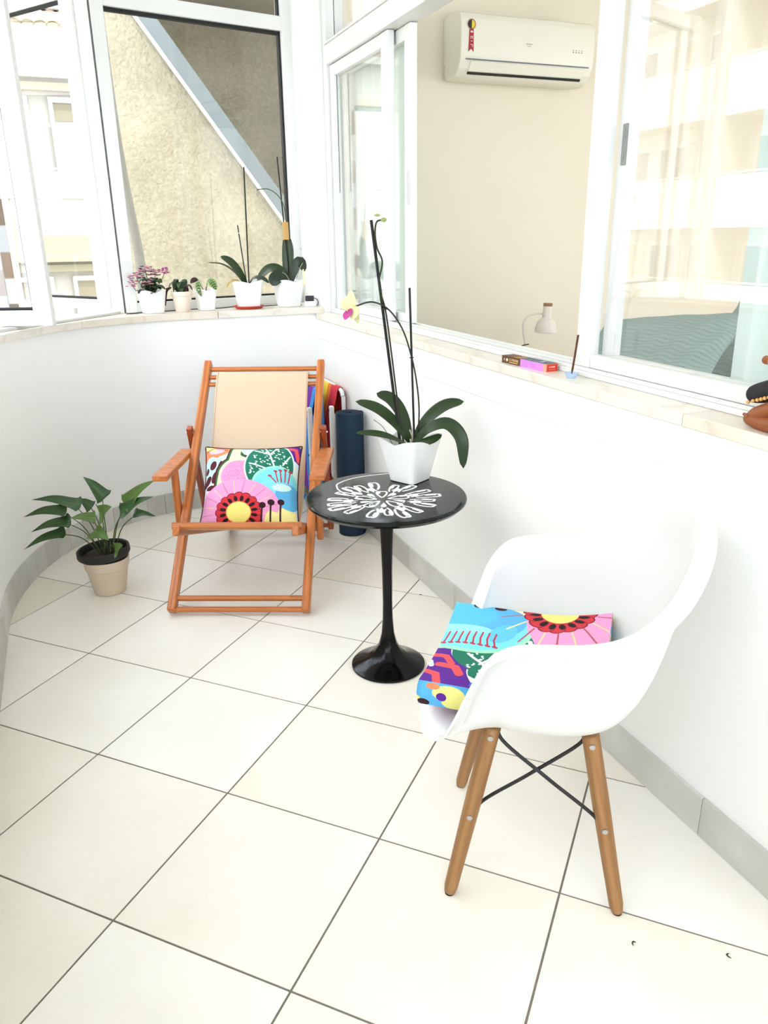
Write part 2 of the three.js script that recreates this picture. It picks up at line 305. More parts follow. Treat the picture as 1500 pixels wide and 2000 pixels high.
// ---------- curved side: posts, transoms and pivoted sashes ----------
{
  const w = struct('window_3', null, null, 'row of white pivoting sashes along the curved parapet', 'window');
  const posts = [[-1.03, -2.605], [-1.735, -1.76], [-1.775, -0.86], [-1.775, 0.1], [-1.775, 1.06], [-1.775, 2.02], [-1.775, 2.98], [-1.775, 4.3]];
  posts.forEach(([x, z], i) => part('post', bx(0.055, 1.79, 0.06, x, 1.956, z, 0.004), M.alu, w));
  for (let i = 0; i + 1 < posts.length; i++) {
    const [a, b] = [posts[i], posts[i + 1]], t0 = 0.03 / Math.hypot(b[0] - a[0], b[1] - a[1]), p = (t, y) => [a[0] + (b[0] - a[0]) * t, y, a[1] + (b[1] - a[1]) * t];
    part('track', beam(p(t0, 1.0685), p(1 - t0, 1.0685), 0.07, 0.013, 0.003), M.aluGrey, w);
    part('transom', beam(p(t0, 2.585), p(1 - t0, 2.585), 0.06, 0.07, 0.004), M.alu, w);
    part('head', beam(p(t0, 2.825), p(1 - t0, 2.825), 0.06, 0.05, 0.004), M.alu, w);
    part('transom_pane', beam(p(t0, 2.71), p(1 - t0, 2.71), 0.004, 0.178, 0.0005), M.glass, w);
  }
  const sash = (x, z, turn, len, [l, r, b, t], y0, y1) => {
    const g = new THREE.Group(); g.name = 'sash'; g.position.set(x, 0, z); g.rotation.y = turn; w.add(g);
    part('sash_frame', frameBars(0, len, y0, y1, [l, r, b, t], 0.04), M.alu, g);
    part('glazing_seal', frameBars(l, len - r, y0 + b, y1 - t, [0.005, 0.005, 0.012, 0.012], 0.024, 0), M.rubber, g);
    part('pane', span(l + 0.005, len - r - 0.005, y0 + b + 0.012, y1 - t - 0.012, -0.002, 0.002), M.glass, g);
    return g;
  };
  const s1 = sash(-1.341, -1.95, 2.756, 0.62, [0.078, 0.078, 0.066, 0.07], 1.077, 2.545);
  part('latch', [bx(0.02, 0.03, 0.012, 0.16, 1.60, -0.028, 0.003), bx(0.008, 0.05, 0.01, 0.16, 1.59, -0.036, 0.003)], M.steel, s1);
  sash(-1.06, -2.642, 2.178, 0.62, [0.085, 0.085, 0.05, 0.06], 1.079, 2.545);
  for (const z of [-0.38, 0.58, 1.54, 2.5]) sash(-1.775 + 0.28, z + 0.1, 2.80, 0.58, [0.07, 0.07, 0.066, 0.07], 1.077, 2.545);
}
// ---------- sliding bedroom window ----------
{
  const w = struct('window_2', null, null, 'white sliding window between balcony and bedroom', 'window');
  const zb = (z0, z1, y0, y1, x0, x1, b = 0.004) => span(x0, x1, y0, y1, z0, z1, b);
  part('outer_frame', [zb(-2.42, 3.4, 1.03, 1.046, 0.075, 0.17), zb(-2.42, 3.4, 1.046, 1.056, 0.079, 0.088, 0.002), zb(-2.42, 3.4, 1.046, 1.056, 0.122, 0.130, 0.002), zb(-2.42, 3.4, 1.046, 1.056, 0.16, 0.168, 0.002),
    zb(-2.42, -2.365, 1.046, 2.72, 0.075, 0.17), zb(-2.365, 3.4, 2.225, 2.31, 0.07, 0.17), zb(-2.365, 3.4, 2.31, 2.318, 0.062, 0.10, 0.002), zb(-2.365, 3.4, 2.68, 2.72, 0.07, 0.17), zb(3.345, 3.4, 1.046, 2.72, 0.075, 0.17)], M.alu, w);
  for (const z of [-1.66, -0.15, 1.3]) part('transom_mullion', zb(z, z + 0.06, 2.318, 2.68, 0.078, 0.165), M.alu, w);
  for (const [a, b] of [[-2.365, -1.66], [-1.60, -0.15], [-0.09, 1.3], [1.36, 3.345]]) part('transom_pane', zb(a, b, 2.318, 2.68, 0.12, 0.124, 0), M.glass, w);
  const sash = (z0, z1, x, sl, sr, name = 'sash_frame') => {
    const o = part(name, [zb(z0, z0 + sl, 1.054, 2.222, x - 0.016, x + 0.016), zb(z1 - sr, z1, 1.054, 2.222, x - 0.016, x + 0.016), zb(z0 + sl, z1 - sr, 1.054, 1.094, x - 0.014, x + 0.014), zb(z0 + sl, z1 - sr, 2.17, 2.222, x - 0.014, x + 0.014)], M.alu, w);
    part('pane', zb(z0 + sl, z1 - sr, 1.094, 2.17, x - 0.002, x + 0.002, 0), M.glass, o);
    return o;
  };
  sash(-2.36, -1.605, 0.105, 0.06, 0.075);
  const b = sash(-2.30, -1.465, 0.146, 0.05, 0.06);
  part('slide_latch', [bx(0.006, 0.13, 0.030, 0.1275, 1.615, -1.480, 0.002), bx(0.008, 0.07, 0.012, 0.1268, 1.615, -1.480, 0.002)], M.aluGrey, b);
  sash(-0.168, 1.36, 0.105, 0.068, 0.068);
  const d = sash(-0.10, 3.3, 0.146, 0.045, 0.07);
  part('pull_handle', [bx(0.006, 0.10, 0.018, 0.1275, 1.642, -0.070, 0.002), bx(0.008, 0.08, 0.007, 0.1265, 1.642, -0.070, 0.002)], std({ color: 0x6a6a62, roughness: 0.5 }), d);
  sash(1.3, 3.34, 0.105, 0.068, 0.068);
}
// ---------- wooden deck chair ----------
const orangeWood = woodTex([212, 126, 58], [140, 68, 22], 51), redWood = woodTex([168, 76, 32], [106, 40, 16], 57), beech = woodTex([168, 122, 74], [116, 76, 40], 63);
const W1 = phys({ map: orangeWood, roughness: 0.38, clearcoat: 0.25, clearcoatRoughness: 0.3 }), W2 = phys({ map: redWood, roughness: 0.4, clearcoat: 0.25, clearcoatRoughness: 0.3 });
const deckPos = [-1.071, 0, -1.115], deckTurn = -0.4105;
{
  const t = thing('deck_chair', 'orange-brown wooden folding deck chair with a beige canvas sling', 'chair', deckPos, deckTurn);
  const perp = V(0, 0.742, 0.67), railAt = (y) => [y, -y * 1.105];
  for (const x of [0, 0.538]) part('long_rail', beam([x, 0.019, -0.021], [x, 0.866, -0.957], 0.034, 0.042, 0.007, perp), W1, t);
  const rods = (y, r, x0 = 0.014, x1 = 0.524) => rod([x0, y, -y * 1.105], [x1, y, -y * 1.105], r);
  part('foot_rung', rods(0.058, 0.0115), W1, t); part('foot_rung', rods(0.026, 0.0115), W1, t);
  part('top_rung', rods(0.838, 0.0115), W1, t); part('top_rung', rods(0.806, 0.0105), W1, t); part('top_rung', rods(0.778, 0.0105), W1, t);
  for (const x of [0.034, 0.504]) {
    const o = part('seat_rail', beam([x, 0.345, -0.075], [x, 0.022, -0.99], 0.028, 0.042, 0.006), W1, t);
    for (const v of [-0.70, -0.76, -0.82]) part('notch_block', bx(0.026, 0.05, 0.022, x, 0.345 - (-0.075 - v) * 0.353 + 0.032, v, 0.004), W2, o);
  }
  part('seat_bar', rod([0.012, 0.352, -0.112], [0.526, 0.352, -0.112], 0.0145), W1, t);
  part('rear_rung', rod([0.04, 0.056, -0.91], [0.50, 0.056, -0.91], 0.011), W1, t);
  for (const [x, s] of [[-0.032, -1], [0.570, 1]]) {
    part('back_prop', beam([x, 0.628, -0.635], [x, 0.075, -0.815], 0.026, 0.034, 0.006, V(0, 0.3, 1)), W2, t);
    part('arm_post', beam([x, 0.508, -0.352], [x, 0.20, -0.352], 0.026, 0.034, 0.005, V(0, 0, 1)), W1, t);
    part('armrest', bx(0.062, 0.024, 0.43, x - s * -0.014, 0.521, -0.41, 0.005), W1, t);
    part('pivot_bolt', rod([x - s * 0.016, 0.60, -0.643], [x + s * 0.018, 0.60, -0.643], 0.006, 8), M.steel, t);
  }
  part('prop_rung', rod([-0.03, 0.09, -0.81], [0.568, 0.09, -0.81], 0.011), W2, t);
  // sling: canvas strip hung from the top rungs to the seat bar
  const prof = [[0.808, -0.905], [0.821, -0.902], [0.8285, -0.890], [0.821, -0.8755], [0.793, -0.8465], [0.65, -0.745], [0.50, -0.645], [0.375, -0.55], [0.30, -0.45], [0.279, -0.35], [0.285, -0.26], [0.308, -0.185], [0.328, -0.140], [0.337, -0.126]];
  const c = new THREE.CatmullRomCurve3(prof.map(([y, v]) => V(0, y, v)), false, 'centripetal'), N = 60, C = c.getPoints(N), pos = [], uv = [], idx = [], K = 12; let L = 0;
  for (let i = 0; i <= N; i++) {
    const T = C[Math.min(i + 1, N)].clone().sub(C[Math.max(i - 1, 0)]).normalize(), nn = V(0, -T.z, T.y); if (i) L += C[i].distanceTo(C[i - 1]);
    for (const sgn of [1, -1]) for (let k = 0; k <= K; k++) {
      const x = 0.054 + 0.43 * k / K, sag = 0.006 * Math.sin(Math.PI * k / K) * Math.sin(Math.PI * i / N) + 0.0015 * Math.sin(k * 2.1 + i * 0.2) * Math.sin(Math.PI * i / N);
      pos.push(x, C[i].y + nn.y * (sgn * 0.0013) - Math.abs(nn.y) * sag, C[i].z + nn.z * (sgn * 0.0013) - sag); uv.push(x, L);
    }
  }
  const row = 2 * (K + 1);
  for (let i = 0; i < N; i++) for (let s = 0; s < 2; s++) for (let k = 0; k < K; k++) { const a = i * row + s * (K + 1) + k, b = a + row; s ? idx.push(a, b, a + 1, a + 1, b, b + 1) : idx.push(a, a + 1, b, a + 1, b + 1, b); }
  for (let i = 0; i < N; i++) for (const k of [0, K]) { const a = i * row + k, b = a + K + 1, a2 = a + row, b2 = b + row; k ? idx.push(a, b, a2, b, b2, a2) : idx.push(a, a2, b, b, a2, b2); }
  const sling = part('canvas_sling', indexed(pos, uv, idx), std({ color: 0xdcc3a6, roughness: 0.95, bumpMap: weave, bumpScale: 0.0006 }), t);
  const hem = std({ color: 0xd9b98f, roughness: 0.95 });
  for (const x of [0.060, 0.478]) part('hem', tube(C.filter((_, i) => i % 4 === 0 && i > 2 && i < 50).map((p) => [x, p.y + 0.0015, p.z + 0.0018]), 0.0016, 6, 40), hem, sling);
}
// ---------- printed fabric of the cushions ----------
function flowerPrint(ctx, W, H, o = {}) {
  const X = (v) => v * W, Y = (v) => v * H, S = W;
  const ell = (x, y, rx, ry, f, rot = 0) => { ctx.fillStyle = f; ctx.beginPath(); ctx.ellipse(X(x), Y(y), rx * S, ry * S, rot, 0, 7); ctx.fill(); };
  const poly = (pts, f) => { ctx.fillStyle = f; ctx.beginPath(); pts.forEach(([x, y], i) => { if (!i) ctx.moveTo(X(x), Y(y)); else { const [a, b] = pts[i - 1]; ctx.quadraticCurveTo(X(a), Y(b * 0.5 + y * 0.5), X(x), Y(y)); } }); ctx.closePath(); ctx.fill(); };
  const line = (pts, w, f) => { ctx.strokeStyle = f; ctx.lineWidth = w * S; ctx.lineCap = 'round'; ctx.lineJoin = 'round'; ctx.beginPath(); pts.forEach(([x, y], i) => (i ? ctx.lineTo(X(x), Y(y)) : ctx.moveTo(X(x), Y(y)))); ctx.stroke(); };
  return { X, Y, S, ell, poly, line };
}
let ps = 3; const pr = () => { ps = (ps * 1103515245 + 12345) >>> 0; return (ps >>> 8) / 16777216; };
function leafDots(k, cx, cy, rx, ry, rot, ctx, n) {
  for (let i = 0; i < n; i++) { const a = pr() * 6.28, r = Math.sqrt(pr()) * 0.93, x = Math.cos(a) * r * rx, y = Math.sin(a) * r * ry; k.ell(cx + x * Math.cos(rot) - y * Math.sin(rot), cy + x * Math.sin(rot) + y * Math.cos(rot), 0.007 + pr() * 0.008, 0.005 + pr() * 0.005, '#f2fbf4', rot + 0.6); }
}
const MAR = '#571022', GRN = '#17755c', PNK = '#f0a4d2', RED = '#d8323e', YEL = '#f7ea84', AQ = '#7fe0ec', BLU = '#5fb6e6', PUR = '#5d2191', COR = '#f0545a';
const backPrint = canvasTex(1024, 1024, (ctx, W, H) => {
  ctx.fillStyle = '#d9f3f1'; ctx.fillRect(0, 0, W, H);
  const k = flowerPrint(ctx, W, H);
  k.poly([[0, 0], [0.28, 0], [0.26, 0.07], [0.16, 0.15], [0, 0.22]], '#f08a5e'); k.ell(0.13, 0.07, 0.085, 0.04, '#f6bcd6', -0.3); k.ell(0.05, 0.03, 0.08, 0.04, '#f5d08a', 0.4); k.line([[0.02, 0.08], [0.1, 0.02], [0.24, 0.05]], 0.008, MAR);
  k.poly([[0.02, 0.2], [0.1, 0.15], [0.2, 0.18], [0.12, 0.4], [0.0, 0.52]], '#bfeef2');
  k.ell(0.10, 0.27, 0.035, 0.06, MAR, 0.3); k.ell(0.03, 0.34, 0.022, 0.045, MAR, 0.1); k.ell(0.04, 0.47, 0.035, 0.075, MAR, 0.5); k.ell(0.13, 0.42, 0.035, 0.08, MAR, 0.3); k.ell(0.17, 0.3, 0.022, 0.09, MAR, 0.25); k.ell(0.08, 0.55, 0.05, 0.03, MAR, -0.3); k.ell(0.03, 0.6, 0.05, 0.025, '#f5d9e4');
  k.poly([[0.27, -0.02], [0.42, -0.02], [0.41, 0.1], [0.54, 0.16], [0.56, 0.6], [0.12, 0.62], [0.13, 0.36], [0.24, 0.19]], MAR);
  k.poly([[0.285, -0.02], [0.41, -0.02], [0.4, 0.1], [0.54, 0.18], [0.56, 0.6], [0.135, 0.62], [0.15, 0.37], [0.255, 0.2]], '#2d6b3a');
  k.poly([[0.305, -0.02], [0.385, -0.02], [0.385, 0.12], [0.54, 0.2], [0.56, 0.6], [0.155, 0.62], [0.17, 0.38], [0.275, 0.21]], '#f8f3bf');
  k.ell(0.41, 0.41, 0.215, 0.20, '#eaa0cc'); ctx.fillStyle = '#d9508f'; for (let i = 0; i < 420; i++) { const a = pr() * 6.28, r = Math.sqrt(pr()) * 0.19; k.ell(0.41 + Math.cos(a) * r, 0.41 + Math.sin(a) * r, 0.0028, 0.0028, '#d05a98'); }
  k.ell(0.44, 0.02, 0.06, 0.09, '#cdeff4');
  k.poly([[0.76, -0.02], [1.02, -0.02], [1.02, 0.3], [0.94, 0.2], [0.88, 0.08]], PUR); k.line([[0.86, 0.03], [0.95, 0.06], [0.99, 0.2]], 0.035, COR); k.line([[0.95, 0.0], [1.0, 0.05]], 0.025, '#43186e');
  k.ell(0.70, 0.30, 0.262, 0.36, '#e9fbf7', -0.12); k.ell(0.70, 0.30, 0.247, 0.345, GRN, -0.12); leafDots(k, 0.70, 0.30, 0.23, 0.32, -0.12, ctx, 130);
  for (const l of [[[0.62, 0.0], [0.69, 0.13], [0.75, 0.30], [0.80, 0.42]], [[0.69, 0.13], [0.53, 0.06]], [[0.69, 0.13], [0.76, 0.01]], [[0.66, 0.32], [0.49, 0.25]], [[0.84, 0.28], [0.90, 0.16]], [[0.62, 0.55], [0.54, 0.5]]]) k.line(l, 0.017, '#effcf6');
  k.ell(0.76, 0.52, 0.235, 0.23, '#a5ecd0'); k.ell(0.77, 0.53, 0.222, 0.215, AQ); k.ell(0.72, 0.66, 0.16, 0.19, '#86e3f2'); k.ell(0.9, 0.68, 0.13, 0.17, BLU); k.ell(0.84, 0.56, 0.1, 0.045, '#d6f7f0');
  for (const [x0, y0, x1, y1] of [[0.71, 0.42, 0.78, 0.5], [0.765, 0.36, 0.80, 0.49], [0.815, 0.35, 0.835, 0.49], [0.87, 0.34, 0.87, 0.49], [0.92, 0.36, 0.905, 0.5]]) { k.line([[x0, y0], [x1, y1]], 0.013, '#c2384e'); k.ell(x0, y0, 0.022, 0.013, '#c2384e', 0.4); }
  k.ell(0.40, 0.88, 0.45, 0.42, PNK); for (let i = 0; i < 12; i++) { const a = Math.PI + i * 0.285; k.line([[0.40 + Math.cos(a) * 0.26, 0.88 + Math.sin(a) * 0.26], [0.40 + Math.cos(a) * 0.41, 0.88 + Math.sin(a) * 0.40]], 0.008, i % 2 ? '#f6d7a0' : '#d77aa8'); }
  k.poly([[0.66, 0.98], [0.72, 0.83], [0.8, 0.86], [0.86, 0.8], [0.98, 0.84], [1.02, 1.02], [0.66, 1.02]], '#f6ef9d');
  for (let i = 0; i < 16; i++) { const a = i * 0.3927; k.ell(0.405 + Math.cos(a) * 0.19, 0.86 + Math.sin(a) * 0.19, 0.052, 0.052, '#7e1424'); k.ell(0.405 + Math.cos(a) * 0.185, 0.86 + Math.sin(a) * 0.185, 0.048, 0.048, RED); }
  k.ell(0.405, 0.86, 0.17, 0.17, RED); for (let i = 0; i < 16; i++) { const a = i * 0.3927 + 0.2; k.ell(0.405 + Math.cos(a) * 0.162, 0.86 + Math.sin(a) * 0.162, 0.034, 0.019, '#20060c', a); }
  k.ell(0.405, 0.86, 0.127, 0.127, '#e7c85a'); k.ell(0.405, 0.86, 0.118, 0.118, YEL);
  for (const [x, y] of [[0.645, 0.78], [0.735, 0.745], [0.835, 0.735]]) { k.line([[x, y], [x - 0.015, 0.98]], 0.018, '#33101c'); k.ell(x, y, 0.036, 0.036, '#33101c'); }
});
const seatPrint = canvasTex(1024, 1024, (ctx, W, H) => { // left = front edge of the seat, top = side by the wall
  ctx.fillStyle = '#f4ebc0'; ctx.fillRect(0, 0, W, H);
  const k = flowerPrint(ctx, W, H);
  k.ell(0.42, 0.62, 0.35, 0.33, '#effaf2', 0.7); k.ell(0.42, 0.62, 0.335, 0.315, GRN, 0.7); leafDots(k, 0.42, 0.62, 0.31, 0.3, 0.7, ctx, 150);
  k.line([[0.2, 0.62], [0.3, 0.72], [0.42, 0.95]], 0.02, '#effcf6'); k.line([[0.47, 0.3], [0.56, 0.42]], 0.022, '#effcf6'); k.line([[0.3, 0.72], [0.36, 0.62]], 0.02, '#effcf6');
  k.poly([[-0.02, 0.58], [0.1, 0.6], [0.24, 0.82], [0.36, 1.02], [-0.02, 1.02]], '#f1f3ee'); k.poly([[-0.02, 0.56], [0.09, 0.58], [0.23, 0.8], [0.34, 1.02], [-0.02, 1.02]], PUR);
  k.line([[0.0, 0.66], [0.08, 0.68], [0.13, 0.76]], 0.04, COR); k.line([[0.06, 0.78], [0.16, 0.80], [0.2, 0.88]], 0.05, COR); k.line([[-0.02, 0.86], [0.07, 0.9], [0.1, 1.0]], 0.045, COR); k.line([[0.0, 0.74], [0.02, 0.8]], 0.03, '#dff1f6'); k.line([[0.3, 0.97], [0.4, 1.0]], 0.05, '#3e62c8');
  k.ell(0.17, 0.27, 0.37, 0.33, '#a7ecc4', 0.2); k.ell(0.16, 0.25, 0.355, 0.315, AQ, 0.2); k.ell(0.30, 0.18, 0.19, 0.19, BLU, 0.2); k.ell(0.10, 0.14, 0.2, 0.15, '#5cc2ec'); k.ell(0.10, 0.32, 0.2, 0.055, '#9df0f6', 0.1); k.ell(0.36, 0.34, 0.07, 0.12, '#68c9ea', 0.5);
  for (let i = 0; i < 8; i++) { const x = 0.02 + i * 0.042; k.line([[x + 0.012, 0.36], [x + 0.006, 0.43], [x - 0.004 + i * 0.004, 0.50]], 0.012, '#c2384e'); k.ell(x - 0.004 + i * 0.004, 0.50, 0.02, 0.011, '#c2384e', 0.3); }
  k.ell(0.16, 0.01, 0.04, 0.03, '#33101c'); k.ell(0.30, 0.01, 0.04, 0.03, '#33101c');
  k.poly([[0.46, -0.02], [1.02, -0.02], [1.02, 0.62], [0.8, 0.66], [0.58, 0.52], [0.5, 0.25]], PNK);
  for (let i = 0; i < 9; i++) { const a = 0.15 + i * 0.34; k.line([[0.68 + Math.cos(a) * 0.24, 0.0 + Math.sin(a) * 0.26], [0.68 + Math.cos(a) * 0.37, Math.sin(a) * 0.48]], 0.011, i % 2 ? '#f8e0a2' : '#c05a5e'); }
  for (let i = 0; i < 9; i++) { const a = i * 0.3927; k.ell(0.68 + Math.cos(a) * 0.18, Math.sin(a) * 0.2, 0.055, 0.055, '#7e1424'); k.ell(0.68 + Math.cos(a) * 0.175, Math.sin(a) * 0.195, 0.05, 0.05, RED); }
  k.ell(0.68, 0, 0.16, 0.18, RED); for (let i = 0; i < 8; i++) { const a = i * 0.3927 + 0.2; k.ell(0.68 + Math.cos(a) * 0.155, Math.sin(a) * 0.17, 0.036, 0.021, '#20060c', a); }
  k.ell(0.68, 0, 0.118, 0.12, YEL);
});
const bandPrint = canvasTex(1024, 128, (ctx, W, H) => {
  ctx.fillStyle = '#58aee2'; ctx.fillRect(0, 0, W, H);
  const e = (x, y, rx, ry, f) => { ctx.fillStyle = f; ctx.beginPath(); ctx.ellipse(x, y, rx, ry, 0, 0, 7); ctx.fill(); };
  for (let i = 0; i < 5; i++) { const x = i * 210; e(x + 120, 50, 70, 42, '#f5ec8c'); e(x + 90, 100, 60, 34, '#f5ec8c'); e(x + 150, 70, 22, 22, PUR); e(x + 20, 112, 26, 18, '#33101c'); e(x + 190, 20, 30, 16, '#f08a5e'); }
});
// pillow: two bulged sheets sewn round the edge, lying in the local xy plane
function pillow(w, h, t, n = 26, pinch = 0.06) {
  const pos = [], uv = [], idx = [];
  for (const s of [1, -1]) for (let j = 0; j <= n; j++) for (let i = 0; i <= n; i++) {
    const a = (i / n) * 2 - 1, b = (j / n) * 2 - 1, bul = Math.pow((1 - Math.pow(Math.abs(a), 2.6)) * (1 - Math.pow(Math.abs(b), 2.6)), 0.55), px = a * (1 - pinch * (1 - b * b) * Math.abs(a)), py = b * (1 - pinch * (1 - a * a) * Math.abs(b));
    const wr = 0.004 * Math.sin(a * 9 + b * 4) * Math.sin(b * 7 - a * 3) * bul;
    pos.push(px * w / 2, py * h / 2, s * (bul * t / 2 + wr)); uv.push(s > 0 ? i / n : 1 - i / n, j / n);
  }
  const m = (n + 1) * (n + 1);
  for (let s = 0; s < 2; s++) for (let j = 0; j < n; j++) for (let i = 0; i < n; i++) { const a = s * m + j * (n + 1) + i, b = a + 1, c = a + n + 1, d = c + 1; s ? idx.push(a, c, b, b, c, d) : idx.push(a, b, c, b, d, c); }
  return indexed(pos, uv, idx);
}
{
  const g = new THREE.Group(); // pose in deck chair axes, written out in world space
  const loc = V(0.272, 0.412, -0.428), rot = new THREE.Matrix4().makeRotationY(deckTurn), p = loc.applyMatrix4(rot).add(V(...deckPos));
  const t = thing('cushion', 'square throw cushion with flower print leaning in the wooden deck chair', 'cushion', [p.x, p.y, p.z], 0);
  t.rotation.set(0, deckTurn, 0.0, 'YXZ'); t.rotateX(-0.66);
  part('cover', pillow(0.425, 0.372, 0.12), std({ map: backPrint, roughness: 0.9, bumpMap: weave, bumpScale: 0.0004 }), t);
  const q = []; for (let i = 0; i <= 80; i++) { const a = (i / 80) * 4, s = Math.floor(a) % 4, f = (a % 1) * 2 - 1, pin = 1 - 0.06 * (1 - f * f), e = [[f, -pin], [pin, f], [-f, pin], [-pin, -f]][s]; q.push([e[0] * 0.2125, e[1] * 0.186, 0]); }
  part('piping', tube(q, 0.003, 6, 160), std({ color: 0x3a1420, roughness: 0.9 }), t);
}
// ---------- round black marble table ----------
const tableAt = [-0.408, 0, -0.45], viewTurn = -0.3855;
{
  const R = 0.262, marble = canvasTex(1024, 1024, (ctx, W, H) => {
    ctx.fillStyle = '#161a18'; ctx.fillRect(0, 0, W, H);
    for (let i = 0; i < 900; i++) { const x = pr() * W, y = pr() * H, r = 10 + pr() * 60; ctx.fillStyle = pr() < 0.5 ? 'rgba(70,78,70,0.05)' : 'rgba(8,10,9,0.07)'; ctx.beginPath(); ctx.ellipse(x, y, r, r * 0.4, pr() * 3, 0, 7); ctx.fill(); }
    ctx.lineCap = 'round';
    for (let i = 0; i < 26; i++) { let x = pr() * W, y = pr() * H, a = pr() * 6.28; ctx.strokeStyle = 'rgba(205,210,200,' + (0.12 + pr() * 0.3) + ')'; ctx.lineWidth = 0.8 + pr() * 1.6; ctx.beginPath(); ctx.moveTo(x, y); for (let k = 0; k < 14; k++) { a += (pr() - 0.5) * 0.9; x += Math.cos(a) * 18; y += Math.sin(a) * 18; ctx.lineTo(x, y); } ctx.stroke(); }
    const X = (u) => (u / (2 * R) + 0.5) * W, wht = '#f2f2ee', blk = '#1c201e';
    ctx.strokeStyle = wht; ctx.lineWidth = 11; ctx.beginPath(); [[0.03, -0.245], [-0.092, -0.205], [-0.158, -0.14], [-0.165, -0.09], [-0.142, -0.03], [-0.108, 0.01]].forEach(([u, z], i, A) => { if (!i) ctx.moveTo(X(u), X(z)); else { const [a, b] = A[i - 1]; ctx.quadraticCurveTo(X(a * 0.5 + u * 0.5 - 0.012), X(b * 0.5 + z * 0.5 - 0.006), X(u), X(z)); } }); ctx.stroke();
    const drop = (u, z, ang, len, wid, f) => { ctx.save(); ctx.translate(X(u), X(z)); ctx.rotate(ang); ctx.fillStyle = f; ctx.beginPath(); const l = len / (2 * R) * W, w = wid / (2 * R) * W; ctx.moveTo(0, 0); ctx.bezierCurveTo(l * 0.35, -w * 0.3, l * 0.6, -w, l * 0.86, -w * 0.8); ctx.bezierCurveTo(l * 1.08, -w * 0.5, l * 1.08, w * 0.5, l * 0.86, w * 0.8); ctx.bezierCurveTo(l * 0.6, w, l * 0.35, w * 0.3, 0, 0); ctx.fill(); ctx.restore(); };
    const cu = -0.012, cz = 0.045;
    const P2 = (r, a) => [X(cu + Math.cos(a) * r * 1.06), X(cz + Math.sin(a) * r)];
    const loop = (a, r0, r1, w, lw) => { // a petal loop, drawn as a thick line that swells at the outer end
      const [x0, y0] = P2(r0, a - w * 0.25), [x1, y1] = P2(r1 * 0.8, a - w), [x2, y2] = P2(r1 * 1.12, a - w * 0.6), [x3, y3] = P2(r1, a), [x4, y4] = P2(r1 * 1.1, a + w * 0.7), [x5, y5] = P2(r1 * 0.78, a + w), [x6, y6] = P2(r0 * 1.15, a + w * 0.3);
      ctx.lineWidth = lw; ctx.strokeStyle = wht; ctx.beginPath(); ctx.moveTo(x0, y0); ctx.bezierCurveTo(x1, y1, x2, y2, x3, y3); ctx.bezierCurveTo(x4, y4, x5, y5, x6, y6); ctx.stroke();
      ctx.lineWidth = lw * 2.0; ctx.beginPath(); const [bx0, by0] = P2(r1 * 0.93, a - w * 0.4), [bx1, by1] = P2(r1 * 0.8, a - w * 0.5); ctx.moveTo(bx0, by0); ctx.lineTo(bx1, by1); ctx.stroke();
    };
    const wob = [0.0, 0.06, -0.05, 0.08, -0.03, 0.05, -0.08, 0.02, 0.06];
    for (let i = 0; i < 9; i++) { const a = i * 0.698 + 0.25 + wob[i]; loop(a - 0.16, 0.085, 0.158 + wob[(i + 4) % 9] * 0.12, 0.13, 14); loop(a + 0.17, 0.092, 0.170 + wob[(i + 2) % 9] * 0.12, 0.14, 16); drop(cu + Math.cos(a) * 0.075, cz + Math.sin(a) * 0.075, a, 0.05, 0.012, wht); }
    for (let i = 0; i < 5; i++) { const a = i * 1.257 + 0.9; loop(a, 0.02, 0.082, 0.34, 14); drop(cu + Math.cos(a + 0.5) * 0.03, cz + Math.sin(a + 0.5) * 0.03, a + 0.7, 0.045, 0.011, wht); }
    ctx.lineWidth = 7; ctx.strokeStyle = wht; for (let i = 0; i < 4; i++) { const a = i * 1.6 + 0.4; ctx.beginPath(); ctx.arc(X(cu + Math.cos(a) * 0.06), X(cz + Math.sin(a) * 0.06), 30, a, a + 2.4); ctx.stroke(); }
  });
  const top = lathe([[0, 0.598], [0.225, 0.598], [0.252, 0.606], [0.262, 0.617], [0.262, 0.624], [0.258, 0.6285], [0.25, 0.629], [0.12, 0.629], [0, 0.629]], 96, 0.5);
  { const p = top.attributes.position, uv = new Float32Array(p.count * 2); for (let i = 0; i < p.count; i++) { uv[2 * i] = p.getX(i) / (2 * R) + 0.5; uv[2 * i + 1] = 0.5 - p.getZ(i) / (2 * R); } top.setAttribute('uv', new THREE.BufferAttribute(uv, 2)); }
  const t = thing('side_table', 'round black marble side table with white swirl inlay on a trumpet foot', 'table', tableAt, viewTurn);
  part('table_top', top, phys({ map: marble, roughness: 0.1, specularIntensity: 0.5 }), t);
  part('pedestal', lathe([[0, 0.004], [0.125, 0], [0.129, 0.003], [0.128, 0.008], [0.118, 0.014], [0.092, 0.025], [0.066, 0.04], [0.046, 0.06], [0.032, 0.086], [0.0225, 0.125], [0.018, 0.18], [0.0165, 0.25], [0.0175, 0.36], [0.0205, 0.47], [0.0245, 0.55], [0.030, 0.585], [0.045, 0.598]], 64, 0.5), phys({ color: 0x040404, roughness: 0.14, specularIntensity: 0.45 }), t);
}
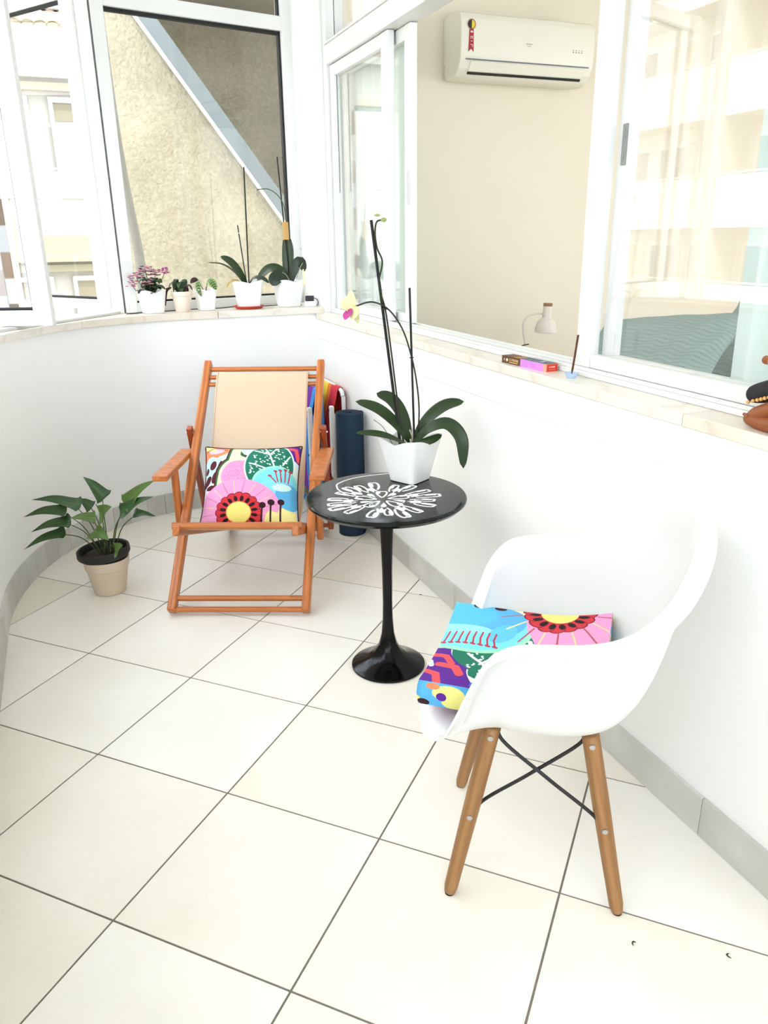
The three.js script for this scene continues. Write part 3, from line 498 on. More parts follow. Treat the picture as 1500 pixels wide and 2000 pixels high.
// ---------- white shell armchair ----------
const chairAt = [-0.407, 0, 0.476], chairTurn = -0.547;
{
  const t = thing('shell_armchair', 'white moulded plastic armchair on wooden dowel legs', 'chair', chairAt, chairTurn);
  // rim of the shell from front centre round one arm to the top of the back: [forward, side, height]
  const rim = [[0.262, 0, 0.425], [0.262, 0.08, 0.418], [0.248, 0.155, 0.405], [0.215, 0.20, 0.425], [0.185, 0.228, 0.49], [0.158, 0.252, 0.57], [0.128, 0.274, 0.645], [0.085, 0.294, 0.688], [0.02, 0.306, 0.702], [-0.06, 0.308, 0.708], [-0.13, 0.294, 0.716], [-0.19, 0.264, 0.733], [-0.243, 0.222, 0.768], [-0.283, 0.168, 0.815], [-0.309, 0.098, 0.852], [-0.322, 0, 0.868]];
  const full = [...rim, ...rim.slice(1, -1).reverse().map(([f, s, y]) => [f, -s, y])], curve = new THREE.CatmullRomCurve3(full.map(([f, s, y]) => V(-f, y, s)), true, 'centripetal');
  const NA = 120, NR = 22, rimP = Array.from({ length: NA }, (_, i) => curve.getPoint(i / NA)), c0 = V(-0.01, 0.437, 0), surf = [];
  for (let i = 0; i < NA; i++) {
    const r = rimP[i], back = THREE.MathUtils.smoothstep(r.x, 0.17, 0.33), front = THREE.MathUtils.smoothstep(-r.x, 0.19, 0.25), side = 1 - Math.max(back, front);
    const out = V(r.x, 0, r.z).normalize(), fl = 0.046 * side + 0.036 * back; // width of the turned-out rim
    const w = r.clone().addScaledVector(out, -fl).add(V(0, (1 - front) * 0.002 - 0.010 * side * (r.y < 0.66 ? 0.3 : 1), 0));
    const kx = back * 0.80 + front * 0.97 + side * 0.97, kz = back * 0.92 + front * 0.97 + side * 0.97;
    const p1 = V(c0.x + (w.x * kx - c0.x) * 0.66, 0.428 + front * 0.006, w.z * kz * 0.66), p2 = V(w.x * (kx + 0.04), 0.424 + front * 0.026 + back * 0.03, w.z * (kz + 0.05));
    const b = new THREE.CubicBezierCurve3(c0, p1, p2, w), col = [];
    for (let j = 0; j <= NR; j++) col.push(b.getPoint(j / NR));
    const q = new THREE.QuadraticBezierCurve3(w, w.clone().addScaledVector(out, fl * 0.18).add(V(0, fl * 0.42 + 0.001, 0)), r);
    for (let j = 1; j <= 7; j++) col.push(q.getPoint(j / 7));
    col.push(r.clone().addScaledVector(out, 0.003 * (1 - front)).add(V(0, -0.0035, 0)));
    surf.push(col);
  }
  const rows = surf[0].length, pos = [], uv = [], idx = [], TH = 0.0055;
  const nrm = (i, j) => { const A = surf[(i + 1) % NA][j].clone().sub(surf[(i + NA - 1) % NA][j]), B = surf[i][Math.min(j + 1, rows - 1)].clone().sub(surf[i][Math.max(j - 1, 0)]); const n = B.cross(A); return n.lengthSq() < 1e-12 ? V(0, 1, 0) : n.normalize(); };
  let sgn = 1; { const n = nrm(5, 4); if (n.y < 0) sgn = -1; }
  for (const s of [0, 1]) for (let j = 0; j < rows; j++) for (let i = 0; i < NA; i++) { const n = j ? nrm(i, j).multiplyScalar(sgn) : V(0, 1, 0), p = surf[i][j].clone().addScaledVector(n, -s * TH); pos.push(p.x, p.y, p.z); uv.push(i / NA, j / rows); }
  const id = (s, i, j) => s * rows * NA + j * NA + (i % NA);
  for (let j = 0; j < rows - 1; j++) for (let i = 0; i < NA; i++) { const q = (a, b, c) => (sgn > 0 ? idx.push(a, b, c) : idx.push(a, c, b)); q(id(0, i, j), id(0, i, j + 1), id(0, i + 1, j)); q(id(0, i + 1, j), id(0, i, j + 1), id(0, i + 1, j + 1)); q(id(1, i, j), id(1, i + 1, j), id(1, i, j + 1)); q(id(1, i + 1, j), id(1, i + 1, j + 1), id(1, i, j + 1)); }
  for (let i = 0; i < NA; i++) { const j = rows - 1, q = (a, b, c) => (sgn > 0 ? idx.push(a, b, c) : idx.push(a, c, b)); q(id(0, i, j), id(1, i, j), id(0, i + 1, j)); q(id(0, i + 1, j), id(1, i, j), id(1, i + 1, j)); }
  part('shell', smooth(indexed(pos, uv, idx), 0.9), phys({ color: 0xe9e8e5, roughness: 0.36 }), t);
  const legM = std({ map: beech, roughness: 0.5 }), wire = M.black;
  const foot = (a, b) => V(a * 0.186, 0.004, b * 0.186), head = (a, b) => V(a * 0.104, 0.412, b * 0.118), on = (a, b, y) => foot(a, b).lerp(head(a, b), (y - 0.004) / 0.408);
  for (const a of [-1, 1]) for (const b of [-1, 1]) {
    const leg = part('leg', tube([foot(a, b), on(a, b, 0.2), head(a, b)], (u) => (u < 0.04 ? 0.0125 + u * 0.08 : 0.0155 + 0.0035 * Math.min(1, u * 1.6)), 16, 24), legM, t);
    part('foot_pad', rod(foot(a, b).clone().setY(0.0005).toArray(), foot(a, b).clone().setY(0.006).toArray(), 0.011, 12), M.rubber, leg);
    for (const y of [0.395, 0.205]) { const p = on(a, b, y); part('bolt', rod([p.x, p.y, p.z + b * 0.014], [p.x, p.y, p.z + b * 0.0205], 0.0062, 12), M.steel, leg); }
  }
  for (const b of [1]) for (const s of [-1, 1]) { const p = on(s, b, 0.205), q = on(-s, b, 0.405); part('cross_brace', tube([p.clone().add(V(-s * 0.014, 0, -b * 0.004)), p.clone().lerp(q, 0.08).add(V(0, 0.004, s * 0.004)), p.clone().lerp(q, 0.5).add(V(0, 0, s * 0.005)), q.clone().lerp(p, 0.08).add(V(0, 0, s * 0.004)), q.clone().add(V(s * 0.012, 0, -b * 0.004))], 0.0042, 8, 30), wire, t); }
  for (const a of [-1, 1]) part('under_bracket', [beam([a * 0.098, 0.408, -0.112], [a * 0.098, 0.408, 0.112], 0.024, 0.008, 0.002), rod([a * 0.09, 0.40, -0.10], [a * 0.09, 0.40, 0.10], 0.005, 8)], wire, t);
  for (const b of [-1, 1]) part('under_bracket', beam([-0.1, 0.411, b * 0.09], [0.1, 0.411, b * 0.09], 0.02, 0.006, 0.002), wire, t);
}
{ // box seat cushion
  const t = thing('seat_cushion', 'flat square cushion with flower print on the white armchair seat', 'cushion', [-0.440, 0.458, 0.438], -0.685); t.rotateZ(-0.02);
  const S = 0.384, n = 24, H = 0.058, lift = (a, b) => 0.03 * Math.max(0, a) ** 2 + 0.014 * b * b, sheet = (s) => { const pos = [], uv = [], idx = []; for (let j = 0; j <= n; j++) for (let i = 0; i <= n; i++) { const a = i / n * 2 - 1, b = j / n * 2 - 1, bul = (1 - a ** 4) * (1 - b ** 4), rx = 1 - 0.02 * (1 - Math.abs(b)); pos.push(a * S / 2 * rx, lift(a, b) + (s > 0 ? H + bul * 0.012 + 0.0025 * Math.sin(a * 6 + b * 5) * bul : -bul * 0.004 + 0.001), b * S / 2); uv.push(i / n, 1 - j / n); } for (let j = 0; j < n; j++) for (let i = 0; i < n; i++) { const a = j * (n + 1) + i, b = a + 1, c = a + n + 1, d = c + 1; s > 0 ? idx.push(a, c, b, b, c, d) : idx.push(a, b, c, b, d, c); } return indexed(pos, uv, idx); };
  const fab = std({ map: seatPrint, roughness: 0.9, bumpMap: weave, bumpScale: 0.0004 });
  part('top_panel', sheet(1), fab, t); part('bottom_panel', sheet(-1), fab, t);
  const pos = [], uv = [], idx = [], NB = 96; for (let i = 0; i <= NB; i++) { const a = i / NB * 4, s = Math.floor(a) % 4, f = (a % 1) * 2 - 1, rx = (b) => 1 - 0.02 * (1 - Math.abs(b)), [x, z] = [[f, -1], [rx(f), f], [-f, 1], [-rx(f), -f]][s]; for (let k = 0; k <= 4; k++) { const b = 1 + 0.018 * Math.sin(Math.PI * k / 4); pos.push(x * b * S / 2, k / 4 * H + lift(x, z), z * b * S / 2); uv.push(i / NB * 3, k / 4); } }
  for (let i = 0; i < NB; i++) for (let k = 0; k < 4; k++) { const a = i * 5 + k; idx.push(a, a + 1, a + 5, a + 1, a + 6, a + 5); }
  bandPrint.wrapS = THREE.RepeatWrapping;
  part('side_band', indexed(pos, uv, idx), std({ map: bandPrint, roughness: 0.9, side: THREE.DoubleSide }), t);
}
// ---------- rolled mat and folded beach chairs in the corner ----------
{
  const t = thing('yoga_mat', 'dark blue rolled exercise mat standing upright by the wall', 'mat', [-0.083, 0, -1.722], 0.3);
  const sp = []; for (let i = 0; i <= 150; i++) { const a = i / 150 * Math.PI * 2 * 7.5, r = 0.0705 - i / 150 * 0.052; sp.push([Math.cos(a) * r, Math.sin(a) * r]); }
  const th = 0.0035, out = sp.map(([x, z]) => { const l = Math.hypot(x, z); return [x * (1 - th / l), z * (1 - th / l)]; });
  part('rolled_sheet', smooth(prism([...sp, ...out.reverse()], 0.002, 0.622), 0.5), std({ color: 0x06283f, roughness: 0.8, bumpMap: plaster, bumpScale: 0.0006 }), t);
}
{
  const stripe = (cols) => canvasTex(256, 64, (ctx, W, H) => { let x = 0; for (const [w, c] of cols) { ctx.fillStyle = c; ctx.fillRect(x * W, 0, w * W + 1, H); x += w; } });
  const chair = (name, label, x, z0, z1, h, cols, tubeM, fabTop) => {
    const t = thing(name, label, 'chair', [x, 0, (z0 + z1) / 2], 0), d = (z1 - z0) / 2, lean = 0.02;
    const fab = stripe(cols), fm = std({ map: fab, roughness: 0.8, side: THREE.DoubleSide });
    for (const s of [-1, 1]) {
      part('side_tube', tube([[0.012, 0.012, s * d], [0.012 + lean, h * 0.6, s * d], [0.012 + lean, h - 0.03, s * d]], 0.011, 10, 12), tubeM, t);
      part('leg_tube', tube([[-0.022, 0.012, s * (d - 0.03)], [-0.012, h * 0.55, s * (d - 0.03)], [-0.004, h * 0.82, s * (d - 0.03)]], 0.010, 10, 12), tubeM, t);
      part('arm_tube', bx(0.022, h * 0.55, 0.03, -0.035, h * 0.62, s * (d + 0.004), 0.007), M.whitePlastic, t);
      for (const y of [0.36, 0.52, 0.86]) part('rivet', rod([-0.05, h * y, s * (d - 0.004)], [-0.044, h * y, s * (d - 0.004)], 0.006, 8), M.black, t);
    }
    const top = part('top_tube', tube([[0.03, h - 0.03, -d], [0.03, h - 0.006, -d + 0.02], [0.03, h, -d + 0.05], [0.03, h, d - 0.05], [0.03, h - 0.006, d - 0.02], [0.03, h - 0.03, d]], 0.011, 10, 40), tubeM, t);
    part('foot_tube', tube([[0.012, 0.014, -d], [0.012, 0.014, d]], 0.011, 10, 2), tubeM, t);
    const pos = [], uv = [], idx = [], n = 30; // fabric hung over the top tube, sagging on both sides
    const prof = [[-0.03, h * 0.2], [-0.036, h * 0.4], [-0.03, h * 0.7], [0.005, h * 0.94], [0.018, h + 0.006], [0.03, h + 0.0135], [0.042, h + 0.006], [0.045, h * 0.9], [0.044, h * 0.5], [0.036, h * 0.15]];
    const C = new THREE.CatmullRomCurve3(prof.map(([a, y]) => V(a, y, 0)), false, 'centripetal').getPoints(n);
    for (let i = 0; i <= n; i++) for (const s of [-1, 1]) { pos.push(C[i].x, C[i].y, s * (d - 0.035)); uv.push(s > 0 ? 1 : 0, i / n); }
    for (let i = 0; i < n; i++) { const a = i * 2; idx.push(a, a + 1, a + 2, a + 1, a + 3, a + 2); }
    part('fabric', indexed(pos, uv, idx), fm, t);
    return t;
  };
  const whiteT = std({ color: 0xe9ebec, roughness: 0.35, metalness: 0.2 }), blueT = std({ color: 0x3a8fe0, roughness: 0.4 });
  chair('beach_chair', 'folded beach chair with blue and purple striped fabric behind the deck chair', -0.166, -2.385, -2.0, 0.675, [[0.14, '#2fb0a8'], [0.2, '#2f7fd6'], [0.12, '#54b2f0'], [0.16, '#2446a8'], [0.2, '#7a1c9c'], [0.18, '#3a8fe0']], blueT);
  chair('beach_chair', 'folded white-framed beach chair with red and yellow fabric against the wall', -0.065, -2.375, -1.945, 0.685, [[0.22, '#c51f34'], [0.12, '#ef7b1e'], [0.22, '#f8d53a'], [0.14, '#ef7b1e'], [0.3, '#d62a3c']], whiteT);
}
// dry scraps on the floor
for (const [x, z, a, l] of [[-0.364, 0.811, 0.4, 'curled dark plant scrap on the tile in front of the armchair'], [-0.202, 0.912, 1.2, 'small straight plant scrap on the tile near the right edge'], [-0.07, -0.912, 2.0, 'dark crumb on the floor joint beyond the side table']])
  solo('plant_scrap', tube([[-0.006, 0.0016, 0.003], [-0.001, 0.002, -0.002], [0.004, 0.0016, -0.002], [0.005, 0.0018, 0.003]], (u) => 0.0006 + 0.0009 * Math.sin(u * 3.1), 6), std({ color: 0x3a3328, roughness: 0.9 }), l, 'scrap', [x, 0, z], a);
// ---------- plant materials ----------
const leafTex = (a, b, rib) => canvasTex(128, 256, (ctx, W, H) => { ctx.fillStyle = a; ctx.fillRect(0, 0, W, H); for (let i = 0; i < 260; i++) { ctx.fillStyle = pr() < 0.5 ? b : a; ctx.globalAlpha = 0.25; ctx.fillRect(pr() * W, pr() * H, 2, 20 + pr() * 40); } ctx.globalAlpha = 1; ctx.fillStyle = rib; ctx.fillRect(W / 2 - 2, 0, 4, H); ctx.fillRect(0, 0, 2, H); });
const G = {
  orchid: phys({ map: leafTex('#1f3413', '#29421a', '#365222'), roughness: 0.4 }),
  orchidDark: phys({ map: leafTex('#14250f', '#1b3014', '#26401a'), roughness: 0.42 }),
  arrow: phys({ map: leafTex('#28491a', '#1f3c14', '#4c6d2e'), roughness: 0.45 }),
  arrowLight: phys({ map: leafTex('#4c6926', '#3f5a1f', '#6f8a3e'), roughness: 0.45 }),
  dark: phys({ map: leafTex('#16290f', '#1e3615', '#2a441c'), roughness: 0.5 }),
  calathea: phys({ map: canvasTex(128, 256, (ctx, W, H) => { ctx.fillStyle = '#7f9a4e'; ctx.fillRect(0, 0, W, H); ctx.fillStyle = '#233c18'; for (let i = 0; i < 7; i++) for (const s of [-1, 1]) { ctx.beginPath(); ctx.ellipse(W / 2 + s * 24, 24 + i * 34, 24, 10, s * -0.5, 0, 7); ctx.fill(); } ctx.fillRect(W / 2 - 3, 0, 6, H); }), roughness: 0.5 }),
  yellow: phys({ map: leafTex('#b08f2c', '#c7a94a', '#7d6a20'), roughness: 0.5 }),
  stem: std({ color: 0x3f4f22, roughness: 0.6 }), stemDark: std({ color: 0x232413, roughness: 0.7 }), stake: std({ color: 0x14160f, roughness: 0.75 }), root: std({ color: 0x9a9480, roughness: 0.9 }),
  maroon: std({ color: 0x3a1a1c, roughness: 0.6 }), pink: std({ color: 0xb04a8a, roughness: 0.7 }), pinkPale: std({ color: 0xc98a94, roughness: 0.7 }),
};
// square tapered pot with soft corners and a rim that dips between the corners
function squarePot(b, t, h, dip = 0.01, wall = 0.003) {
  const K = 64, pos = [], uv = [], idx = [], sq = (a) => { const c = Math.cos(a), s = Math.sin(a), p = 7, r = Math.pow(Math.pow(Math.abs(c), p) + Math.pow(Math.abs(s), p), -1 / p); return [c * r, s * r]; };
  const rings = [[0, 0.001, 0], [b / 2 - 0.004, 0, 0], [b / 2, 0.003, 0], [b / 2 + (t - b) / 2 * 0.3, h * 0.33, 0], [b / 2 + (t - b) / 2 * 0.64, h * 0.66, 0.3], [t / 2 - 0.001, h * 0.93, 0.9], [t / 2 + 0.0015, h, 1], [t / 2 - wall * 0.5, h + 0.0006, 1], [t / 2 - wall, h - 0.001, 1], [b / 2 + (t - b) / 2 * 0.7 - wall, h * 0.74, 0.3], [0, h * 0.72, 0]];
  rings.forEach(([r, y, k]) => { for (let i = 0; i <= K; i++) { const a = i / K * Math.PI * 2, [x, z] = sq(a), cor = Math.pow(Math.abs(Math.sin(2 * a)), 1.4); pos.push(x * r, y + k * dip * (cor - 0.6), z * r); uv.push(i / K, y); } });
  for (let j = 0; j + 1 < rings.length; j++) for (let i = 0; i < K; i++) { const a = j * (K + 1) + i, c = a + K + 1; idx.push(a, c, a + 1, a + 1, c, c + 1); }
  return smooth(indexed(pos, uv, idx), 0.7);
}
const disc = (r, y, bump = 0.006) => lathe([[r, y - 0.006], [r * 0.9, y], [r * 0.5, y + bump], [0, y + bump * 1.3]], 20, 1.2);
const L3 = (list) => list;
// ---------- orchid on the table ----------
{
  const t = thing('potted_orchid', 'flowering orchid in a white square pot on the black marble table', 'potted plant', [-0.268, 0.629, -0.575], viewTurn);
  const pot = part('pot', squarePot(0.106, 0.172, 0.15, 0.02), M.pot, t); pot.rotation.y = Math.PI / 4 + 0.1;
  part('bark', disc(0.06, 0.112), M.soil, t);
  const lf = (pts, w, n, m = G.orchid, o = {}) => part('leaf', leaf(pts, w, n, { th: 0.003, ...o }), m, t);
  lf([[0.0, 0.13, 0.0], [-0.05, 0.195, -0.005], [-0.11, 0.245, -0.01], [-0.182, 0.272, -0.015]], 0.052, [0.5, 1, 0.75]);
  lf([[0.0, 0.13, -0.02], [-0.025, 0.21, -0.05], [-0.065, 0.265, -0.07], [-0.112, 0.285, -0.085]], 0.058, [0.6, 0.8, 0.85]);
  lf([[-0.01, 0.128, 0.02], [-0.07, 0.162, 0.045], [-0.12, 0.176, 0.055], [-0.181, 0.181, 0.06]], 0.034, [0.1, 1, 0.5]);
  lf([[0.012, 0.13, -0.005], [0.06, 0.205, -0.01], [0.12, 0.25, -0.02], [0.184, 0.264, -0.03]], 0.056, [-0.5, 1, 0.75]);
  lf([[0.012, 0.128, 0.015], [0.06, 0.185, 0.04], [0.12, 0.207, 0.06], [0.165, 0.165, 0.075], [0.176, 0.06, 0.08]], 0.05, [-0.1, 0.8, 0.7], G.orchid, { segs: 24 });
  lf([[0.01, 0.128, 0.02], [0.04, 0.14, 0.045], [0.075, 0.152, 0.05], [0.105, 0.168, 0.045]], 0.034, [-0.2, 0.8, 0.7]);
  part('stake', rod([-0.03, 0.1, -0.01], [-0.119, 0.842, -0.02], 0.0048, 10), G.stake, t);
  part('stake', rod([0.016, 0.1, 0.0], [0.0, 0.638, 0.0], 0.0036, 10), G.stake, t);
  part('flower_spike', tube([[-0.02, 0.12, -0.005], [-0.042, 0.28, -0.004], [-0.062, 0.45, -0.006], [-0.079, 0.575, -0.012], [-0.098, 0.65, -0.012], [-0.086, 0.72, -0.014], [-0.102, 0.76, -0.016], [-0.107, 0.815, -0.016], [-0.1, 0.838, -0.014], [-0.086, 0.842, -0.012]], 0.0028, 8), G.stemDark, t);
  part('bud', [new THREE.SphereGeometry(0.008, 12, 8).scale(1.2, 0.85, 0.9).translate(-0.080, 0.842, -0.01), new THREE.SphereGeometry(0.006, 10, 8).scale(1.6, 0.7, 0.7).translate(-0.1, 0.856, -0.012)], std({ color: 0x93a05a, roughness: 0.5 }), t);
  const sp = part('flower_spike', tube([[0.024, 0.12, 0.004], [0.031, 0.243, 0.006], [0.022, 0.34, 0.005], [0.006, 0.42, 0.005], [-0.026, 0.515, 0.006], [-0.072, 0.576, 0.008], [-0.122, 0.597, 0.01], [-0.178, 0.583, 0.014]], 0.0026, 8), G.stemDark, t);
  part('stem_clip', [new THREE.TorusGeometry(0.006, 0.0018, 6, 14).rotateX(1.5).translate(0.006, 0.418, 0.003)], M.black, sp); part('stem_clip', [new THREE.TorusGeometry(0.008, 0.0018, 6, 14).rotateX(1.5).translate(-0.078, 0.573, -0.004)], M.black, sp);
  const cream = std({ color: 0xe3d9a4, roughness: 0.6 }), fl = (pts, w, n, m) => part('petal', leaf(pts, w * 1.25, n, { th: 0.0012, fold: 0.12, prof: ovalProf }), m, sp);
  fl([[-0.178, 0.583, 0.014], [-0.186, 0.605, 0.018], [-0.186, 0.636, 0.016]], 0.026, [-0.4, 0, 1], cream);
  fl([[-0.178, 0.583, 0.014], [-0.2, 0.59, 0.022], [-0.222, 0.585, 0.03]], 0.04, [-0.5, 0.2, 1], cream);
  fl([[-0.178, 0.583, 0.014], [-0.176, 0.565, 0.03], [-0.182, 0.545, 0.042]], 0.036, [-0.6, 0.2, 0.8], cream);
  fl([[-0.178, 0.583, 0.014], [-0.172, 0.555, 0.012], [-0.166, 0.53, 0.01]], 0.018, [-0.4, 0, 1], cream);
  fl([[-0.186, 0.578, 0.022], [-0.2, 0.56, 0.034], [-0.206, 0.545, 0.04]], 0.024, [-0.6, 0.2, 0.8], std({ color: 0xb83a88, roughness: 0.6 }));
  part('aerial_root', tube([[0.0, 0.13, 0.05], [0.006, 0.165, 0.062], [-0.002, 0.19, 0.06]], 0.0028, 7), G.root, t);
  part('aerial_root', tube([[-0.004, 0.115, 0.08], [0.002, 0.14, 0.075], [0.0, 0.16, 0.065]], 0.003, 7), G.root, t);
  part('aerial_root', tube([[-0.06, 0.13, 0.01], [-0.09, 0.185, 0.0], [-0.122, 0.21, -0.01]], 0.0018, 6), G.root, t);
}
// ---------- arrow-leaved plant on the floor ----------
{
  const t = thing('potted_anthurium', 'arrow-leaved green plant in a cream pot on the floor', 'potted plant', [-1.275, 0, -1.49], viewTurn);
  part('pot', lathe([[0, 0.003], [0.062, 0], [0.066, 0.003], [0.085, 0.112], [0.09, 0.116], [0.0955, 0.155], [0.0945, 0.158], [0.09, 0.157], [0.083, 0.118], [0.06, 0.01], [0, 0.01]], 56), std({ color: 0xd9c6ae, roughness: 0.55 }), t);
  const inner = part('inner_pot', lathe([[0, 0.03], [0.06, 0.03], [0.09, 0.155], [0.106, 0.168], [0.109, 0.174], [0.108, 0.197], [0.104, 0.2], [0.099, 0.196], [0.094, 0.165], [0, 0.16]], 56), std({ color: 0x151514, roughness: 0.6 }), t); inner.rotation.z = 0.07; inner.position.x = 0.006;
  part('soil', disc(0.09, 0.172), M.soil, t);
  const A = [ // stalk end, tip, width, depth of tip, normal, light?
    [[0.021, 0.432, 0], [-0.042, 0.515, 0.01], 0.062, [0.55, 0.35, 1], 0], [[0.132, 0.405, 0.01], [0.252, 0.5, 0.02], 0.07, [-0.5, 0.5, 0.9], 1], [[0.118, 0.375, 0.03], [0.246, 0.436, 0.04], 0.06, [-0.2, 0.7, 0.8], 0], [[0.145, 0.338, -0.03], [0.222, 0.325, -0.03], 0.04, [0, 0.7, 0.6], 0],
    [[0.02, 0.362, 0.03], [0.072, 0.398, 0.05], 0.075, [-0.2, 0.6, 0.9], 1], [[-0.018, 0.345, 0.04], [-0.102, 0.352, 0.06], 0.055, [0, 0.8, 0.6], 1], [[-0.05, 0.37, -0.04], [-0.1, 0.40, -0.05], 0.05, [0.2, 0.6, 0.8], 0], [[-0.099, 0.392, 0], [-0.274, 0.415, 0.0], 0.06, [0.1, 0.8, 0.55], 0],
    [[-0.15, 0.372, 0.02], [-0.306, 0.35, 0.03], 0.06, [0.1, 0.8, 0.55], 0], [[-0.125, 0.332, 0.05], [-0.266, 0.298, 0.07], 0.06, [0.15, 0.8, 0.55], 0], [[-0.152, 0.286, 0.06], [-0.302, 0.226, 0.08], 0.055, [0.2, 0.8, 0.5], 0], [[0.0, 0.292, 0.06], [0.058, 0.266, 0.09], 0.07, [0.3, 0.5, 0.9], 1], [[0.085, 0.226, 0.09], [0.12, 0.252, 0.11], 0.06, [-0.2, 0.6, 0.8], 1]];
  A.forEach(([a, b, w, n, lt], i) => {
    const A3 = V(...a), B3 = V(...b), d = B3.clone().sub(A3), st = A3.clone().addScaledVector(d, -0.16), mid = A3.clone().lerp(B3, 0.5).add(V(0, d.length() * 0.07, 0));
    const g = part('leaf', leaf([st.toArray(), A3.toArray(), mid.toArray(), B3.toArray()], w * 1.3, n, { prof: heartProf, fold: 0.32, wave: 0.12, segs: 20 }), lt ? G.arrowLight : G.arrow, t);
    const base = V(0.012 + (a[0]) * 0.16, 0.17, a[2] * 0.3);
    part('stalk', tube([base.toArray(), base.clone().lerp(A3, 0.5).add(V(a[0] * -0.06, 0.03, 0)).toArray(), A3.toArray()], (u) => 0.0026 - 0.0009 * u, 6), G.stem, g);
  });
  for (let i = 0; i < 9; i++) { const a = i * 0.7, r = rr(0.004, 0.03), h = rr(0.03, 0.07); part('shoot', tube([[0.012 + Math.cos(a) * r, 0.168, Math.sin(a) * r], [0.012 + Math.cos(a) * r * 1.5, 0.17 + h, Math.sin(a) * r * 1.5]], (u) => 0.003 - 0.002 * u, 6), i % 3 ? G.stemDark : G.root, t); }
}
// ---------- plants on the curved sill ----------
const SY = 1.062;
{
  const t = thing('potted_kalanchoe', 'pink flowering succulent in a white square pot at the left of the sill', 'potted plant', [-0.865, SY, -2.515], viewTurn);
  const p = part('pot', squarePot(0.094, 0.125, 0.112, 0.014), M.pot, t); p.rotation.y = 0.62; part('soil', disc(0.05, 0.088), M.soil, t);
  for (let i = 0; i < 15; i++) { const a = i * 2.4, r = rr(0.045, 0.075), y = rr(0.1, 0.17); part('leaf', leaf([[Math.cos(a) * 0.015, 0.1, Math.sin(a) * 0.015], [Math.cos(a) * r * 0.6, y + 0.012, Math.sin(a) * r * 0.6], [Math.cos(a) * r, y, Math.sin(a) * r]], 0.045, [Math.cos(a) * -0.5, 1, Math.sin(a) * -0.5 + 0.2], { th: 0.004, prof: ovalProf }), i % 4 ? G.dark : G.arrow, t); }
  const flowers = (cx, cy, cz, r, n, mats) => { const by = mats.map(() => []); for (let i = 0; i < n; i++) { const a = rr(0, 6.28), q = Math.sqrt(rnd()) * r, x = cx + Math.cos(a) * q, z = cz + Math.sin(a) * q, y = cy + rr(-0.012, 0.016) - q * 0.2, k = Math.floor(rnd() * mats.length); for (let j = 0; j < 4; j++) { const b = j * 1.57 + a; by[k].push(new THREE.SphereGeometry(0.0042, 6, 4).scale(1, 0.5, 0.7).rotateY(-b).translate(x + Math.cos(b) * 0.004, y, z + Math.sin(b) * 0.004)); } }
    by.forEach((l, k) => l.length && part('flower_head', l, mats[k], t)); part('flower_stalk', tube([[cx * 0.3, 0.12, cz * 0.3], [cx * 0.8, cy - 0.04, cz * 0.8], [cx, cy - 0.01, cz]], 0.0018, 6), G.stem, t); };
  flowers(-0.062, 0.19, 0.02, 0.04, 34, [G.pink, G.pinkPale, G.maroon]); flowers(-0.02, 0.222, -0.01, 0.045, 40, [G.pinkPale, G.pink, G.maroon]); flowers(0.03, 0.205, 0.0, 0.04, 34, [G.pinkPale, G.maroon, G.pink]); flowers(-0.085, 0.155, 0.03, 0.028, 18, [G.pink, G.pinkPale]); flowers(0.012, 0.16, 0.05, 0.035, 24, [G.pinkPale, G.maroon]); flowers(0.083, 0.212, 0.01, 0.021, 26, [G.pink]);
}
{
  const t = thing('potted_creeper', 'small dark-leaved plant in a round cream pot on the sill', 'potted plant', [-0.711, SY, -2.522], viewTurn);
  part('pot', lathe([[0, 0.002], [0.036, 0], [0.0385, 0.003], [0.05, 0.078], [0.0535, 0.081], [0.057, 0.102], [0.056, 0.104], [0.052, 0.103], [0.047, 0.08], [0, 0.08]], 40), std({ color: 0xf0e2d2, roughness: 0.5 }), t); part('soil', disc(0.048, 0.09), M.soil, t);
  for (let i = 0; i < 17; i++) { const a = i * 2.4 + 0.4, r = rr(0.03, 0.065), y = 0.1 + rr(0.005, 0.05); part('leaf', leaf([[Math.cos(a) * 0.012, 0.094, Math.sin(a) * 0.012], [Math.cos(a) * r * 0.7, y + 0.012, Math.sin(a) * r * 0.7], [Math.cos(a) * r, y - 0.012, Math.sin(a) * r]], 0.027, [Math.cos(a) * 0.4, 1, Math.sin(a) * 0.4 + 0.3], { th: 0.002, prof: ovalProf }), i % 5 === 0 ? G.maroon : i % 2 ? G.arrow : G.dark, t); }
  part('trailing_leaf', leaf([[-0.045, 0.125, 0.02], [-0.07, 0.11, 0.025], [-0.08, 0.07, 0.03], [-0.082, 0.03, 0.03]], 0.022, [-0.3, 0.3, 1], { th: 0.002, prof: ovalProf }), G.maroon, t);
}
